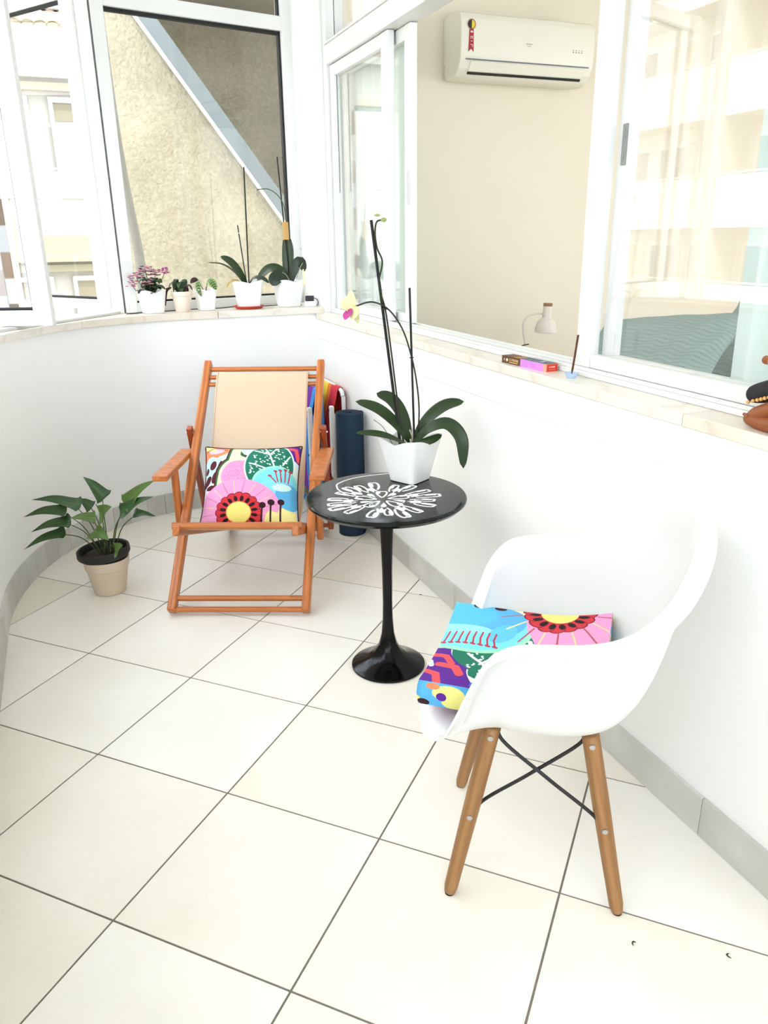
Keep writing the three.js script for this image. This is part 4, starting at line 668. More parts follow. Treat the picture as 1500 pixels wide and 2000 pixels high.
{
  const t = thing('potted_prayer_plant', 'plant with striped drooping leaves in a small white square pot', 'potted plant', [-0.585, SY, -2.545], viewTurn);
  const p = part('pot', squarePot(0.078, 0.104, 0.108, 0.01), M.pot, t); p.rotation.y = 0.5; part('soil', disc(0.045, 0.086), M.soil, t);
  part('leaf', leaf([[-0.02, 0.155, 0.03], [-0.022, 0.145, 0.045], [-0.018, 0.11, 0.062], [-0.006, 0.074, 0.068]], 0.032, [-0.3, 0.2, 1], { prof: ovalProf }), G.calathea, t);
  part('leaf', leaf([[0.022, 0.15, 0.02], [0.04, 0.15, 0.035], [0.06, 0.13, 0.05], [0.072, 0.106, 0.055]], 0.04, [0.1, 0.5, 1], { prof: ovalProf }), G.calathea, t);
  part('leaf', leaf([[-0.03, 0.15, 0], [-0.05, 0.155, 0.01], [-0.07, 0.14, 0.02]], 0.03, [0, 0.5, 1], { prof: ovalProf }), G.maroon, t);
  for (const q of [[[0, 0.09, 0], [-0.015, 0.13, 0.02], [-0.02, 0.155, 0.03]], [[0.005, 0.09, 0], [0.015, 0.13, 0.01], [0.022, 0.15, 0.02]], [[-0.004, 0.09, 0], [-0.02, 0.13, 0], [-0.03, 0.15, 0]], [[0.0, 0.09, -0.01], [0.004, 0.12, -0.01]]]) part('stalk', tube(q, 0.0016, 6), G.stemDark, t);
}
solo('saucer', lathe([[0, 0.002], [0.066, 0], [0.07, 0.002], [0.0815, 0.013], [0.0835, 0.0155], [0.081, 0.016], [0.068, 0.006], [0, 0.006]], 48), std({ color: 0xc0402a, roughness: 0.5 }), 'round red plastic saucer under the orchid pot on the sill', 'saucer', [-0.357, SY, -2.535]);
{
  const t = thing('potted_orchid', 'bare orchid with two tall stakes in a white pot above the red saucer', 'potted plant', [-0.357, SY + 0.006, -2.535], viewTurn);
  const p = part('pot', squarePot(0.112, 0.152, 0.136, 0.012), M.pot, t); p.rotation.y = 0.32; part('bark', disc(0.06, 0.1), M.soil, t);
  const lf = (pts, w, n, m = G.orchidDark) => part('leaf', leaf(pts, w, n, { th: 0.003 }), m, t);
  lf([[-0.005, 0.115, 0.0], [-0.04, 0.18, 0.0], [-0.085, 0.235, -0.005], [-0.135, 0.266, -0.01]], 0.052, [0.6, 0.7, 0.8], G.orchid);
  lf([[-0.01, 0.115, 0.02], [-0.06, 0.185, 0.03], [-0.12, 0.225, 0.035], [-0.195, 0.236, 0.04]], 0.02, [0.3, 1, 0.4], G.orchid);
  lf([[0.01, 0.12, 0.0], [0.04, 0.152, 0.01], [0.085, 0.15, 0.02], [0.12, 0.125, 0.02]], 0.036, [0, 1, 0.5]);
  lf([[-0.02, 0.12, 0.01], [-0.06, 0.142, 0.02], [-0.09, 0.13, 0.03], [-0.108, 0.105, 0.03]], 0.022, [0, 1, 0.5], G.yellow);
  part('stake', rod([0.008, 0.09, 0], [0.022, 0.70, -0.005], 0.0036, 8), G.stake, t); part('stake', rod([0.0, 0.09, 0.005], [-0.03, 0.42, 0.005], 0.003, 8), G.stake, t);
  part('stem_tie', [new THREE.TorusGeometry(0.0035, 0.0014, 6, 12).rotateX(1.57).translate(-0.026, 0.38, 0.005)], M.whitePlastic, t);
}
{
  const t = thing('potted_orchid', 'broad-leaved orchid with curved stem in the pot nearest the corner', 'potted plant', [-0.128, SY, -2.545], viewTurn);
  const p = part('pot', squarePot(0.102, 0.148, 0.14, 0.014), M.pot, t); p.rotation.y = 0.7; part('bark', disc(0.058, 0.104), M.soil, t);
  const lf = (pts, w, n, m = G.orchidDark) => part('leaf', leaf(pts, w, n, { th: 0.003 }), m, t);
  lf([[0.0, 0.12, -0.01], [0.002, 0.2, -0.02], [0.006, 0.3, -0.03], [0.0, 0.375, -0.035]], 0.066, [-0.1, 0.3, 1], G.orchid);
  lf([[-0.005, 0.12, 0.01], [-0.045, 0.195, 0.02], [-0.095, 0.2, 0.03], [-0.165, 0.14, 0.04]], 0.066, [-0.1, 0.8, 0.7], G.orchid);
  lf([[0.0, 0.13, 0.03], [-0.03, 0.165, 0.05], [-0.06, 0.15, 0.07], [-0.075, 0.115, 0.08]], 0.075, [0.2, 0.5, 1]);
  lf([[0.01, 0.12, 0.0], [0.04, 0.2, 0.0], [0.07, 0.235, 0.0], [0.095, 0.185, 0.01]], 0.06, [0.2, 0.5, 1]);
  part('stake', rod([0.01, 0.1, -0.01], [-0.026, 0.762, -0.02], 0.0034, 8), G.stake, t);
  part('flower_spike', tube([[0.01, 0.11, 0.0], [0.016, 0.28, -0.005], [0.006, 0.42, -0.008], [-0.006, 0.53, -0.012], [-0.034, 0.575, -0.01], [-0.08, 0.604, 0.0], [-0.138, 0.602, 0.006]], 0.0024, 8), G.stem, t);
  part('bark_sleeve', lathe([[0.014, 0.35], [0.0165, 0.35], [0.0165, 0.44], [0.014, 0.44], [0.014, 0.35]], 20).translate(0.0, 0, -0.012), std({ color: 0xc49a5c, roughness: 0.8 }), t);
  part('aerial_root', tube([[0.02, 0.13, 0.06], [0.0, 0.17, 0.07], [-0.02, 0.185, 0.075]], 0.002, 6), G.root, t); part('aerial_root', tube([[0.05, 0.15, 0.02], [0.07, 0.2, 0.03], [0.088, 0.23, 0.03]], 0.002, 6), G.root, t);
  part('plant_tag', bx(0.008, 0.085, 0.0012, 0.088, 0.155, 0.02).rotateZ(-0.0), std({ color: 0xf2e3a6, roughness: 0.6 }), t);
}
{ // charger and its cable
  const t = thing('power_adapter', 'black charger plugged into a small white socket box on the sill', 'adapter', [-0.018, SY, -2.50], viewTurn);
  part('socket_box', bx(0.062, 0.028, 0.045, 0, 0.014, 0, 0.004), M.whitePlastic, t); part('plug', bx(0.046, 0.028, 0.036, -0.004, 0.042, 0, 0.004), M.black, t);
  part('cable', tube([[0.019, 0.044, 0], [0.034, 0.038, 0.002], [0.042, 0.024, 0.002], [0.040, 0.008, 0.0], [0.034, 0.0035, -0.012]], 0.0022, 7), M.black, t);
}
solo('cable', tube([[-1.0, SY + 0.004, -2.50], [-0.95, SY + 0.0032, -2.52], [-0.87, SY + 0.0026, -2.588], [-0.78, SY + 0.0026, -2.575], [-0.71, SY + 0.0026, -2.60], [-0.62, SY + 0.0026, -2.612], [-0.5, SY + 0.0026, -2.605], [-0.4, SY + 0.0026, -2.66], [-0.25, SY + 0.0026, -2.63], [-0.12, SY + 0.0026, -2.645], [-0.05, SY + 0.0026, -2.57]], 0.0024, 7, 90), M.black, 'thin black cable running behind the pots along the sill', 'cable');
// ---------- small things on the bedroom sill ----------
{
  const t = thing('incense_box', 'brown, purple and red cardboard incense box on the stone sill', 'box', [0.036, 1.0302, -0.335], 0.08);
  const L = 0.232, H = 0.023, D = 0.042, side = canvasTex(512, 64, (ctx, W, H2) => {
    ctx.fillStyle = '#5c3a22'; ctx.fillRect(0, 0, W * 0.43, H2); ctx.fillStyle = '#d78ae6'; ctx.fillRect(W * 0.43, 0, W * 0.52, H2); ctx.fillStyle = '#f2a488'; ctx.fillRect(W * 0.93, 0, W * 0.07, H2);
    ctx.fillStyle = '#f3e6c8'; ctx.font = 'bold 26px sans-serif'; ctx.fillText('S  ', 22, 40); ctx.beginPath(); ctx.arc(62, 32, 13, 0, 7); ctx.fill(); ctx.fillStyle = '#f0c87c'; ctx.font = 'bold 30px sans-serif'; ctx.fillText('S.TRUM', 88, 38, 122); ctx.fillRect(90, 46, 100, 6);
    ctx.fillStyle = '#9c58b4'; for (let i = 0; i < 5; i++) ctx.fillRect(240 + (i % 2) * 90, 16 + i * 8, 70, 2);
  }), end = canvasTex(128, 64, (ctx) => { ctx.fillStyle = '#c9251f'; ctx.fillRect(0, 0, 128, 64); ctx.strokeStyle = '#e8603c'; ctx.lineWidth = 6; ctx.strokeRect(3, 3, 122, 58); ctx.fillStyle = '#f7dfcc'; ctx.font = 'bold 20px sans-serif'; ctx.fillText('S.TRUM', 24, 32, 80); ctx.fillStyle = '#e8884c'; ctx.fillRect(24, 44, 80, 5); }),
    top = canvasTex(512, 64, (ctx, W, H2) => { ctx.fillStyle = '#6a4630'; ctx.fillRect(0, 0, W, H2); ctx.fillStyle = '#b98046'; ctx.fillRect(W * 0.25, 0, W * 0.14, H2); ctx.fillStyle = '#6c7784'; ctx.fillRect(W * 0.39, 0, W * 0.61, H2); ctx.fillStyle = '#3e4a58'; for (let i = 0; i < 30; i++) ctx.fillRect(W * 0.4 + pr() * W * 0.55, pr() * H2, 24, 8); ctx.fillStyle = '#e4e8e0'; ctx.fillRect(W * 0.76, 10, 22, 30); });
  const quad = (w, h) => new THREE.BoxGeometry(w, h, 0.0006);
  const mk = (n, tex, w, h, pos, rx, ry, parent) => { const o = part(n, quad(w, h), std({ map: tex, roughness: 0.55 }), t); o.rotation.set(rx, ry, 0, 'YXZ'); o.position.set(...pos); return o; };
  part('carton', bx(D - 0.0012, H - 0.0012, L - 0.0012, 0, H / 2, 0), std({ color: 0x6a4630, roughness: 0.7 }), t);
  mk('printed_side', side, L, H, [-D / 2, H / 2, 0], 0, -Math.PI / 2); mk('printed_side', side, L, H, [D / 2, H / 2, 0], 0, Math.PI / 2); mk('printed_end', end, D, H, [0, H / 2, L / 2], 0, 0); mk('printed_end', end, D, H, [0, H / 2, -L / 2], 0, Math.PI);
  const tp = mk('printed_top', top, L, D, [0, H, 0], -Math.PI / 2, -Math.PI / 2);
}
solo('incense_bowl', lathe([[0, 0.001], [0.011, 0], [0.0125, 0.002], [0.0205, 0.013], [0.021, 0.0148], [0.0195, 0.0148], [0.014, 0.008], [0, 0.007]], 36), std({ color: 0xb7cbe6, roughness: 0.4 }), 'tiny pale blue bowl holding an incense stick', 'bowl', [0.035, 1.0302, -0.105]);
solo('incense_stick', tube([[0, 0.0085, 0], [0.004, 0.06, 0.004], [0.008, 0.122, 0.008]], (u) => (u < 0.1 ? 0.0016 : 0.0031), 8, 16), std({ color: 0x5b3426, roughness: 0.9 }), 'thick brown incense stick standing in the pale blue bowl', 'incense', [0.035, 1.0302, -0.105]);
{ // clay figurine cut by the edge of the picture
  const t = thing('clay_figurine', 'kneeling brown clay figurine in a black dress at the edge of the sill', 'figurine', [0.03, 1.0305, 0.60], 0);
  const clay = phys({ color: 0x8e4d22, roughness: 0.5 }), cloth = std({ color: 0x17171b, roughness: 0.7 }), cap = (a, b, r0, r1) => tube([a, V(...a).lerp(V(...b), 0.5).toArray(), b], (u) => (r0 + (r1 - r0) * u) * Math.sqrt(Math.max(0.02, 1 - Math.pow(Math.abs(u * 2 - 1), 8))), 12, 20);
  const limb = (...p) => tube(p.map((q) => q.slice(0, 3)), (u) => { const k = u * (p.length - 1), i = Math.min(p.length - 2, Math.floor(k)), r = p[i][3] + (p[i + 1][3] - p[i][3]) * (k - i); return r * Math.sqrt(Math.max(0.04, 1 - Math.pow(Math.abs(u * 2 - 1), 10))); }, 14, 30);
  part('body', [limb([0.03, 0.075, 0.085, 0.02], [0.0, 0.05, 0.02, 0.018], [-0.006, 0.018, -0.045, 0.017]), limb([-0.006, 0.018, -0.055, 0.014], [-0.01, 0.014, -0.01, 0.016], [-0.016, 0.016, 0.04, 0.016], [-0.02, 0.02, 0.07, 0.014]), limb([0.05, 0.075, 0.09, 0.02], [0.044, 0.06, 0.03, 0.018], [0.04, 0.02, -0.02, 0.016]), limb([0.04, 0.02, -0.03, 0.014], [0.04, 0.016, 0.03, 0.014], [0.04, 0.016, 0.09, 0.012]),
    new THREE.SphereGeometry(0.03, 20, 16).scale(1, 1.15, 1).translate(0.04, 0.225, 0.1), limb([0.04, 0.17, 0.1, 0.014], [0.04, 0.2, 0.1, 0.013]), limb([0.02, 0.165, 0.09, 0.012], [0.0, 0.15, 0.045, 0.011], [-0.002, 0.142, -0.02, 0.009], [0.0, 0.142, -0.034, 0.009]), limb([0.06, 0.165, 0.1, 0.012], [0.075, 0.12, 0.1, 0.011], [0.07, 0.09, 0.07, 0.01])], clay, t);
  for (let i = 0; i < 4; i++) part('carved_toe', limb([-0.016, 0.026 - i * 0.004, -0.052 + i * 0.009, 0.0035], [-0.021, 0.022 - i * 0.003, -0.036 + i * 0.008, 0.0032]), clay, t);
  part('dress', [lathe([[0.045, 0.055], [0.05, 0.065], [0.036, 0.11], [0.03, 0.15], [0.018, 0.178], [0.0, 0.18]], 28).translate(0.04, 0, 0.1), limb([0.03, 0.10, 0.085, 0.03], [0.016, 0.082, 0.0, 0.026], [0.012, 0.060, -0.072, 0.019])], cloth, t);
  for (let i = 0; i < 7; i++) part('gold_trim', new THREE.SphereGeometry(0.0042, 8, 6).translate(-0.008 + Math.sin(i) * 0.002 - i * 0.001, 0.05 + i * 0.0042, -0.052 + i * 0.0115), std({ color: 0xd9a45c, roughness: 0.5 }), t);
  part('hair', new THREE.SphereGeometry(0.033, 18, 14, 0, 6.3, 0, 1.7).translate(0.042, 0.228, 0.105), cloth, t);
  part('bracelet', new THREE.TorusGeometry(0.0105, 0.002, 6, 16).translate(-0.001, 0.142, -0.012), M.steel, t);
}
// ---------- bedroom ----------
{
  const t = thing('air_conditioner', 'white split air conditioner with a red ribbon badge high on the beige wall', 'air conditioner', [0.733, 2.18, -2.4], 0);
  const shell = phys({ color: 0xece6d4, roughness: 0.4 }), P = [[0.002, 0.03], [0.002, 0.285], [0.03, 0.302], [0.15, 0.300], [0.185, 0.288], [0.199, 0.262], [0.205, 0.20], [0.204, 0.13], [0.198, 0.083], [0.178, 0.045], [0.14, 0.014], [0.10, 0.003], [0.03, 0.006]];
  part('body', smooth(sweepX(P, 0, 0.802, 0.006), 0.45), shell, t);
  part('front_seam', beam([0.03, 0.0835, 0.199], [0.775, 0.0835, 0.199], 0.006, 0.006, 0.001), std({ color: 0x707478, roughness: 0.4 }), t);
  part('flap', beam([0.06, 0.055, 0.1865], [0.75, 0.055, 0.1865], 0.004, 0.048, 0.0015, V(0, 0.84, 0.54)), shell, t);
  part('air_slot', beam([0.06, 0.0275, 0.161], [0.75, 0.0275, 0.161], 0.006, 0.012, 0.001, V(0, 0.75, 0.66)), std({ color: 0x26241f, roughness: 0.8 }), t);
  const plate = (n, w, h, x, y, z, tex, parent = t) => { const o = part(n, new THREE.BoxGeometry(w, h, 0.0008), tex.isTexture ? std({ map: tex, roughness: 0.5 }) : tex, parent); o.position.set(x, y, z); return o; };
  const panel = [236, 230, 212], pc = 'rgb(236,230,212)';
  const word = canvasTex(256, 96, (ctx) => { ctx.fillStyle = pc; ctx.fillRect(0, 0, 256, 96); ctx.fillStyle = '#77736a'; ctx.textAlign = 'center'; ctx.font = 'bold 40px sans-serif'; ctx.fillText('Springer', 128, 40); ctx.font = '36px sans-serif'; ctx.fillText('Midea', 128, 84); });
  plate('maker_lettering', 0.062, 0.022, 0.395, 0.165, 0.2053, word);
  const led = std({ color: 0x55534c, roughness: 0.5 });
  [0, 1, 2, 3].forEach((i) => part('indicator', [bx(0.004, 0.0045, 0.001, 0.668 + i * 0.018, 0.158, 0.2056), bx(0.008, 0.003, 0.001, 0.668 + i * 0.018, 0.149, 0.2056)], led, t));
  const bd = (r, m, z) => part('energy_badge', new THREE.CylinderGeometry(r, r, 0.001, 32).rotateX(Math.PI / 2).translate(0.058, 0.236, z), m, t);
  bd(0.025, std({ color: 0xd8b9a0, roughness: 0.5 }), 0.2042); bd(0.022, std({ color: 0x5c4436, roughness: 0.5 }), 0.2048);
  const half = (a, m) => part('badge_half', new THREE.CylinderGeometry(0.0185, 0.0185, 0.001, 24, 1, false, a, Math.PI).rotateX(Math.PI / 2).translate(0.058, 0.236, 0.2056), m, t); half(Math.PI, std({ color: 0x101010, roughness: 0.5 })); half(0, std({ color: 0xe3c72c, roughness: 0.5 }));
  const rib = new THREE.Shape([[-0.012, 0], [0.012, 0], [0.014, -0.1], [0.0, -0.085], [-0.016, -0.1]].map(([x, y]) => new THREE.Vector2(x, y)));
  part('ribbon', new THREE.ExtrudeGeometry(rib, { depth: 0.0008, bevelEnabled: false }).translate(0.057, 0.214, 0.2055), std({ color: 0xa81f2c, roughness: 0.6 }), t);
  const mark = std({ color: 0xe8d8d0, roughness: 0.6 });
  part('ribbon_lettering', [bx(0.014, 0.008, 0.0008, 0.058, 0.203, 0.2068), bx(0.003, 0.014, 0.0008, 0.053, 0.178, 0.2068), bx(0.003, 0.014, 0.0008, 0.063, 0.178, 0.2068), bx(0.010, 0.003, 0.0008, 0.058, 0.180, 0.2068), bx(0.010, 0.003, 0.0008, 0.058, 0.162, 0.2068), bx(0.012, 0.003, 0.0008, 0.058, 0.146, 0.2068), bx(0.003, 0.012, 0.0008, 0.063, 0.141, 0.2068)], mark, t);
  for (const [y, z] of [[0.075, 0.02], [0.06, 0.018], [0.03, 0.02]]) part('screw_cap', rod([-0.0006, y, z], [0.003, y, z], 0.003, 8), std({ color: 0x9a9484, roughness: 0.6 }), t);
  part('mounting_plate', bx(0.79, 0.25, 0.004, 0.4, 0.165, 0.0015), M.aluGrey, t);
}
{
  const ns = thing('nightstand', 'low wooden bedside table below the bedroom window sill', 'table', [1.24, 0, -2.12], 0);
  const wd = std({ map: beech, roughness: 0.5 });
  part('table_top', bx(0.42, 0.025, 0.4, 0, 0.6275, 0, 0.004), wd, ns); part('drawer', bx(0.38, 0.15, 0.36, 0, 0.535, 0, 0.004), wd, ns);
  for (const x of [-0.18, 0.18]) for (const z of [-0.17, 0.17]) part('leg', beam([x, 0.0, z], [x, 0.62, z], 0.03, 0.03, 0.003, V(0, 0, 1)), wd, ns);
  const t = thing('bedside_lamp', 'white desk lamp with a bell shade and wooden cap', 'lamp', [1.17, 0.64, -2.02], viewTurn);
  const en = phys({ color: 0xe6d9cb, roughness: 0.4 });
  part('base', lathe([[0, 0.001], [0.07, 0], [0.072, 0.004], [0.068, 0.014], [0.01, 0.02], [0, 0.02]], 40).translate(-0.06, 0, 0), en, t);
  part('arm', tube([[-0.06, 0.018, 0], [-0.064, 0.1, 0], [-0.078, 0.2, 0], [-0.092, 0.27, 0], [-0.09, 0.325, 0], [-0.07, 0.352, 0], [-0.02, 0.365, 0], [0.01, 0.366, 0]], 0.006, 9), en, t);
  const sh = part('shade', lathe([[0.058, 0.262], [0.061, 0.264], [0.06, 0.285], [0.05, 0.318], [0.032, 0.338], [0.024, 0.342], [0.0235, 0.405], [0.02, 0.41], [0.018, 0.40], [0.019, 0.345], [0.044, 0.315], [0.055, 0.282], [0.058, 0.262]], 40), en, t); sh.position.x = 0.022; sh.rotation.z = -0.04;
  part('wooden_cap', lathe([[0, 0.405], [0.0245, 0.405], [0.0255, 0.408], [0.0255, 0.418], [0.023, 0.421], [0, 0.421]], 32), std({ map: beech, roughness: 0.5 }), sh);
  part('cable', tube([[-0.06, 0.2, 0.02], [-0.1, 0.19, 0.02], [-0.13, 0.14, 0.02], [-0.1, 0.1, 0.02], [-0.07, 0.06, 0.01]], 0.003, 7), M.black, t);
}
{
  const q = canvasTex(512, 512, (ctx, W) => { ctx.fillStyle = '#808080'; ctx.fillRect(0, 0, W, W); ctx.strokeStyle = '#202020'; ctx.lineWidth = 6; for (let r = 0; r < 22; r++) { ctx.beginPath(); for (let x = 0; x <= W; x += 4) { const y = r * 24 + Math.sin(x * 0.075 + r * 0.6) * 8 + Math.sin(x * 0.02) * 6; x ? ctx.lineTo(x, y) : ctx.moveTo(x, y); } ctx.stroke(); } }); q.colorSpace = THREE.NoColorSpace;
  const quilt = std({ color: 0x8aa29e, roughness: 0.85, bumpMap: q, bumpScale: 0.012 });
  const bed = thing('bed', 'bed with grey-green cover seen through the bedroom window', 'bed', [0, 0, 0]);
  part('base', span(0.42, 2.0, 0.0, 0.47, -1.25, 1.0, 0.01), std({ color: 0x8a7a68, roughness: 0.7 }), bed); part('mattress', bx(1.56, 0.30, 2.22, 1.21, 0.62, -0.125, 0.05), std({ color: 0xb4c2c0, roughness: 0.9 }), bed);
  const p1 = solo('pillow', pillow(0.66, 0.42, 0.15, 26, 0.09), quilt, 'quilted grey-green pillow nearest the window stile', 'pillow', [0.80, 0.985, -0.67]); p1.rotation.set(-0.95, -1.45, 0.2, 'YXZ');
  const p2 = solo('pillow', pillow(0.66, 0.42, 0.15, 26, 0.09), quilt, 'quilted grey-green pillow behind the front one beside the curtain', 'pillow', [1.24, 0.985, -0.50]); p2.rotation.set(-0.7, -1.6, 0.0, 'YXZ');
}
function curtain(z0, z1, x, y0, y1, n, amp, mat, parent) {
  const pos = [], uv = [], idx = [], N = n * 14, rows = 10;
  for (let j = 0; j <= rows; j++) for (let i = 0; i <= N; i++) { const t = i / N, y = y0 + (y1 - y0) * j / rows; pos.push(x + Math.sin(t * n * 6.283 + Math.sin(t * 9) * 0.8) * amp * (1 - 0.25 * j / rows), y, z0 + (z1 - z0) * t + 0.006 * Math.sin(j * 0.6 + t * 20)); uv.push(t * (z1 - z0), y); }
  for (let j = 0; j < rows; j++) for (let i = 0; i < N; i++) { const a = j * (N + 1) + i, b = a + N + 1; idx.push(a, a + 1, b, a + 1, b + 1, b); }
  return indexed(pos, uv, idx);
}
{
  const cm = phys({ color: 0xe6f2ec, roughness: 0.95, transmission: 0.35, thickness: 0, side: THREE.DoubleSide });
  const a = solo('curtain', curtain(-2.36, -1.64, 0.215, 0.03, 2.36, 7, 0.02, cm), cm, 'pale curtain behind the closed left window sash', 'curtain'), b = solo('curtain', curtain(0.25, 1.5, 0.27, 0.03, 2.36, 11, 0.03, cm), cm, 'pale aqua curtain behind the right window sash beside the pillows', 'curtain');
  const rail = thing('curtain_rail', 'thin white rail carrying both curtains inside the bedroom', 'curtain rail', [0, 0, 0]); part('rail', rod([0.245, 2.372, -2.38], [0.245, 2.372, 3.2], 0.009), M.alu, rail);
  for (const z of [-2.2, -0.8, 0.6, 2.0]) part('bracket', beam([0.172, 2.385, z], [0.245, 2.385, z], 0.012, 0.012, 0.002), M.alu, rail);
}
// ---------- outside ----------
const facade = std({ color: 0xd6d0c2, roughness: 0.9 }), facadeW = std({ color: 0xe2dfd7, roughness: 0.9 }), darkGlass = phys({ color: 0x3a3f40, roughness: 0.08 }), frameW = std({ color: 0xf0eee6, roughness: 0.5 }), blindM = std({ color: 0xcabf9e, roughness: 0.8 });
{
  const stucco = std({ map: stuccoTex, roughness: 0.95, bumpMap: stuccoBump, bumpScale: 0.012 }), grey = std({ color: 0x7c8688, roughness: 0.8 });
  const t = thing('neighbour_wall', 'rough stucco wall outside the back window with a slanting band and recess added for its shade', 'building', [0, 0, -4.6], 0);  // slanting band and covered recess are added to shape the wall's diagonal shade
  const w = (pts, z0, z1) => { const s = new THREE.Shape(pts.map(([x, y]) => new THREE.Vector2(x, y))); return new THREE.ExtrudeGeometry(s, { depth: z1 - z0, bevelEnabled: false }).translate(0, 0, z0); };
  const xa = -0.60, ya = 2.912, sl = (1.565 - 2.912) / (0.39 + 0.60), yAt = (x) => ya + (x - xa) * sl, y2 = (x) => 2.902 + (x + 0.45) * (1.663 - 2.902) / (0.466 + 0.45);
  part('lit_wall', w([[-0.80, -4], [2.2, -4], [2.2, yAt(2.2)], [-0.80, yAt(-0.80)]], -0.3, 0), stucco, t);
  part('shade_band', w([[-0.80, yAt(-0.80)], [2.2, yAt(2.2)], [2.2, y2(2.2)], [-0.80, y2(-0.80)]], -1.6, 0.06), grey, t);  // blue-grey board in place of the half-shaded diagonal strip
  part('shade_band_edge', beam([-0.80, yAt(-0.80), 0.055], [2.2, yAt(2.2), 0.055], 0.03, 0.022, 0.004, V(0.8, 0.6, 0)), facadeW, t);  // pale bar for the bright line along the shade strip
  part('shade_recess_wall', w([[-0.80, -4], [2.2, -4], [2.2, 7], [-0.80, 7]], -1.9, -1.6), stucco, t);
  part('shade_recess_roof', w([[-0.80, 3.3], [2.2, 3.3], [2.2, 7], [-0.80, 7]], -1.6, 0.02), stucco, t);  // roof and side are added to keep the recess dark
  part('shade_recess_side', w([[1.5, -2], [2.2, -2], [2.2, 3.3], [1.5, 3.3]], -1.6, 0.02), stucco, t);
}
solo('grey_pole', tube([[0, -1.0, 0], [0.02, 1.0, 0], [0.025, 1.3, 0], [0.01, 1.5, 0], [-0.012, 1.75, 0], [-0.03, 2.1, 0], [-0.05, 3.2, 0]], (u) => 0.034 - 0.012 * u, 12, 40), std({ color: 0x8d8a80, roughness: 0.9, bumpMap: stuccoBump, bumpScale: 0.01 }), 'grey curving trunk standing in for a wavy wall edge beside the window post', 'pole', [-0.845, 0, -3.4]);  // tapering grey pole placed where the neighbour wall has a wavy edge
// facade across the street, mirrored in the bedroom glass
{
  const t = thing('apartment_building', 'pale apartment block with long white balconies across the street', 'building', [-17, 0, 0], 0);
  part('wall', span(-6, -1.2, -8, 20, -42, 6), facade, t);
  for (let f = -3; f < 6; f++) {
    const y = 1.75 + f * 3.05;
    for (let b = 0; b < 6; b++) {
      const z1 = 5.6 - b * 7.9, z0 = z1 - 7.4, bal = part('balcony', [span(-1.2, 0, y - 0.22, y, z0, z1), span(-0.12, 0, y, y + 1.22, z0, z1)], b % 2 ? facade : facadeW, t);
      part('railing', span(-0.10, -0.02, y + 1.26, y + 1.31, z0, z1), std({ color: 0xcfcabb, roughness: 0.6 }), bal);
      for (let k = 0; k < 4; k++) {
        const c = z0 + 0.95 + k * 1.83, win = part('window', [span(-1.2, -1.12, y + 0.05, y + 2.4, c - 0.72, c - 0.65), span(-1.2, -1.12, y + 0.05, y + 2.4, c + 0.65, c + 0.72), span(-1.2, -1.12, y + 2.3, y + 2.4, c - 0.65, c + 0.65), span(-1.19, -1.13, y + 0.05, y + 2.3, c - 0.03, c + 0.03)], frameW, t);
        part('pane', span(-1.19, -1.16, y + 0.05, y + 2.3, c - 0.65, c + 0.65), (k + b + f) % 3 ? darkGlass : blindM, win);
      }
      part('party_wall', span(-1.2, 0.02, y - 0.22, y + 2.83, z1, z1 + 0.35), facade, t);
    }
  }
  t.userData.label = 'pale apartment block with long white balconies across the street';
}
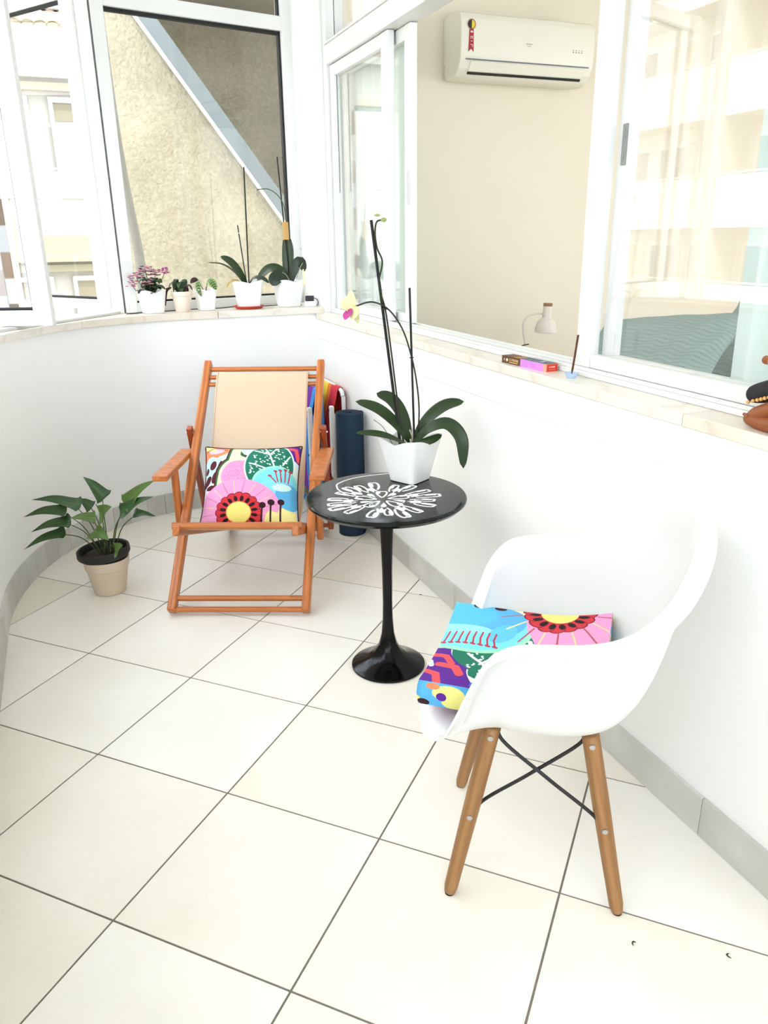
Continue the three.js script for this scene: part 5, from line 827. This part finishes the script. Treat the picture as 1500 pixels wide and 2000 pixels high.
// house straight ahead, seen through the open sash
{
  const facadeW = std({ color: 0xa7a39a, roughness: 0.9 }), facade = std({ color: 0x979077, roughness: 0.9 }), blindM = std({ color: 0x77705c, roughness: 0.8 }), frameW = std({ color: 0xb0aea8, roughness: 0.5 });
  const t = thing('house', 'sunlit pale house with tiled roof seen through the open left sash', 'building', [0, 0, -14], 0);
  part('wall', span(-7, 1.5, -8, 4.5, -3, 0), facadeW, t);
  part('eave', span(-7.2, 1.7, 4.50, 4.62, -3, 0.28), facadeW, t);
  const tm = [0x94774f, 0x856540, 0xa0845e].map((c) => std({ color: c, roughness: 0.85 })), tg = new THREE.CylinderGeometry(0.1, 0.115, 0.30, 10, 1, true, -Math.PI / 2, Math.PI).rotateX(-Math.PI / 2 + 0.45);
  const roof = part('roof', span(-7.2, 1.7, 4.62, 4.70, -3, 0.2), tm[1], t);
  part('roof_slope', beam([-2.75, 4.72, 0.18], [-2.75, 6.1, -2.9], 8.9, 0.06, 0.004), tm[1], t);
  for (let r = 0; r < 7; r++) for (let c = 0; c < 11; c++) { const o = part('roof_tile', tg, tm[(r * 5 + c * 3) % 3], roof); tg.attributes.position; o.position.set(-1.75 + c * 0.19 + (r % 2) * 0.09, 4.745 + r * 0.116, 0.16 - r * 0.258); }
  for (let f = -3; f < 2; f++) {
    const y = 2.02 + f * 2.9 - (f < 0 ? 0 : 0);
    part('ledge', span(-7, 1.5, y - 0.12, y, 0, 0.30), facadeW, t);
    part('ledge', span(-7, 1.5, y + 1.78, y + 1.90, 0, 0.16), facade, t);
    for (let c = 0; c < 5; c++) {
      const x = -6.2 + c * 1.72, w = part('window', frameBars(x, x + 1.4, y + 0.1, y + 1.7, [0.07, 0.07, 0.07, 0.09], 0.08, 0.02), frameW, t);
      part('pane', span(x + 0.07, x + 1.33, y + 0.17, y + 1.61, 0.0, 0.02), std({ color: 0x9fa3a2, roughness: 0.2 }), w); part('blind', span(x + 0.07, x + 1.33, y + 1.33, y + 1.61, 0.02, 0.035), blindM, w); part('mullion', span(x + 0.66, x + 0.74, y + 0.17, y + 1.61, 0.02, 0.05), frameW, w);
    }
    part('balcony_panel', span(-2.0, -0.2, y - 0.95, y - 0.12, 0.24, 0.30), facade, t);
  }
}
{ // tower clad in brown and white panels, at the far left
  const t = thing('clad_tower', 'tower clad in staggered brown and white panels at the far left', 'building', [-2.42, 0, -9], 0);
  part('core', span(-0.6, 0.66, -6, 3.0, -1.2, -0.03), facade, t);
  const pm = [0x9d9b96, 0x54402f, 0x8f9090, 0x66503c].map((c) => std({ color: c, roughness: 0.7 })), pg = bx(0.104, 0.29, 0.03);
  for (let c = 0; c < 6; c++) for (let r = 0; r < 11; r++) { const o = part('panel', pg, pm[(r + c * (r % 2 ? 1 : 3)) % 4], t); o.position.set(0.02 + c * 0.112, 0.15 + r * 0.3 - (c % 3) * 0.1, -0.012 - (c % 2) * 0.012); }
}
struct('street', span(-60, 30, -8.2, -8, -60, 40), std({ color: 0x9a978f, roughness: 0.95 }), 'grey street far below the balcony', 'ground');
// storeys of this building around the balcony
struct('building_storeys_above', [span(0.17, 4.35, 3.02, 15, -2.97, ZN + 0.15), span(-1.9, 0.17, 6.0, 6.2, -2.9, ZN + 0.15)], facade, 'storeys of this building above the bedroom', 'building');
struct('building_storeys_below', [prism([[0.17, -2.6], [-0.75, -2.6], ...arcPts(0.16).slice(1), [-1.835, ZN + 0.15], [4.35, ZN + 0.15], [4.35, -2.6]], -8, -0.121)], facade, 'storeys of this building below the balcony', 'building');
renderer.render(scene, camera);
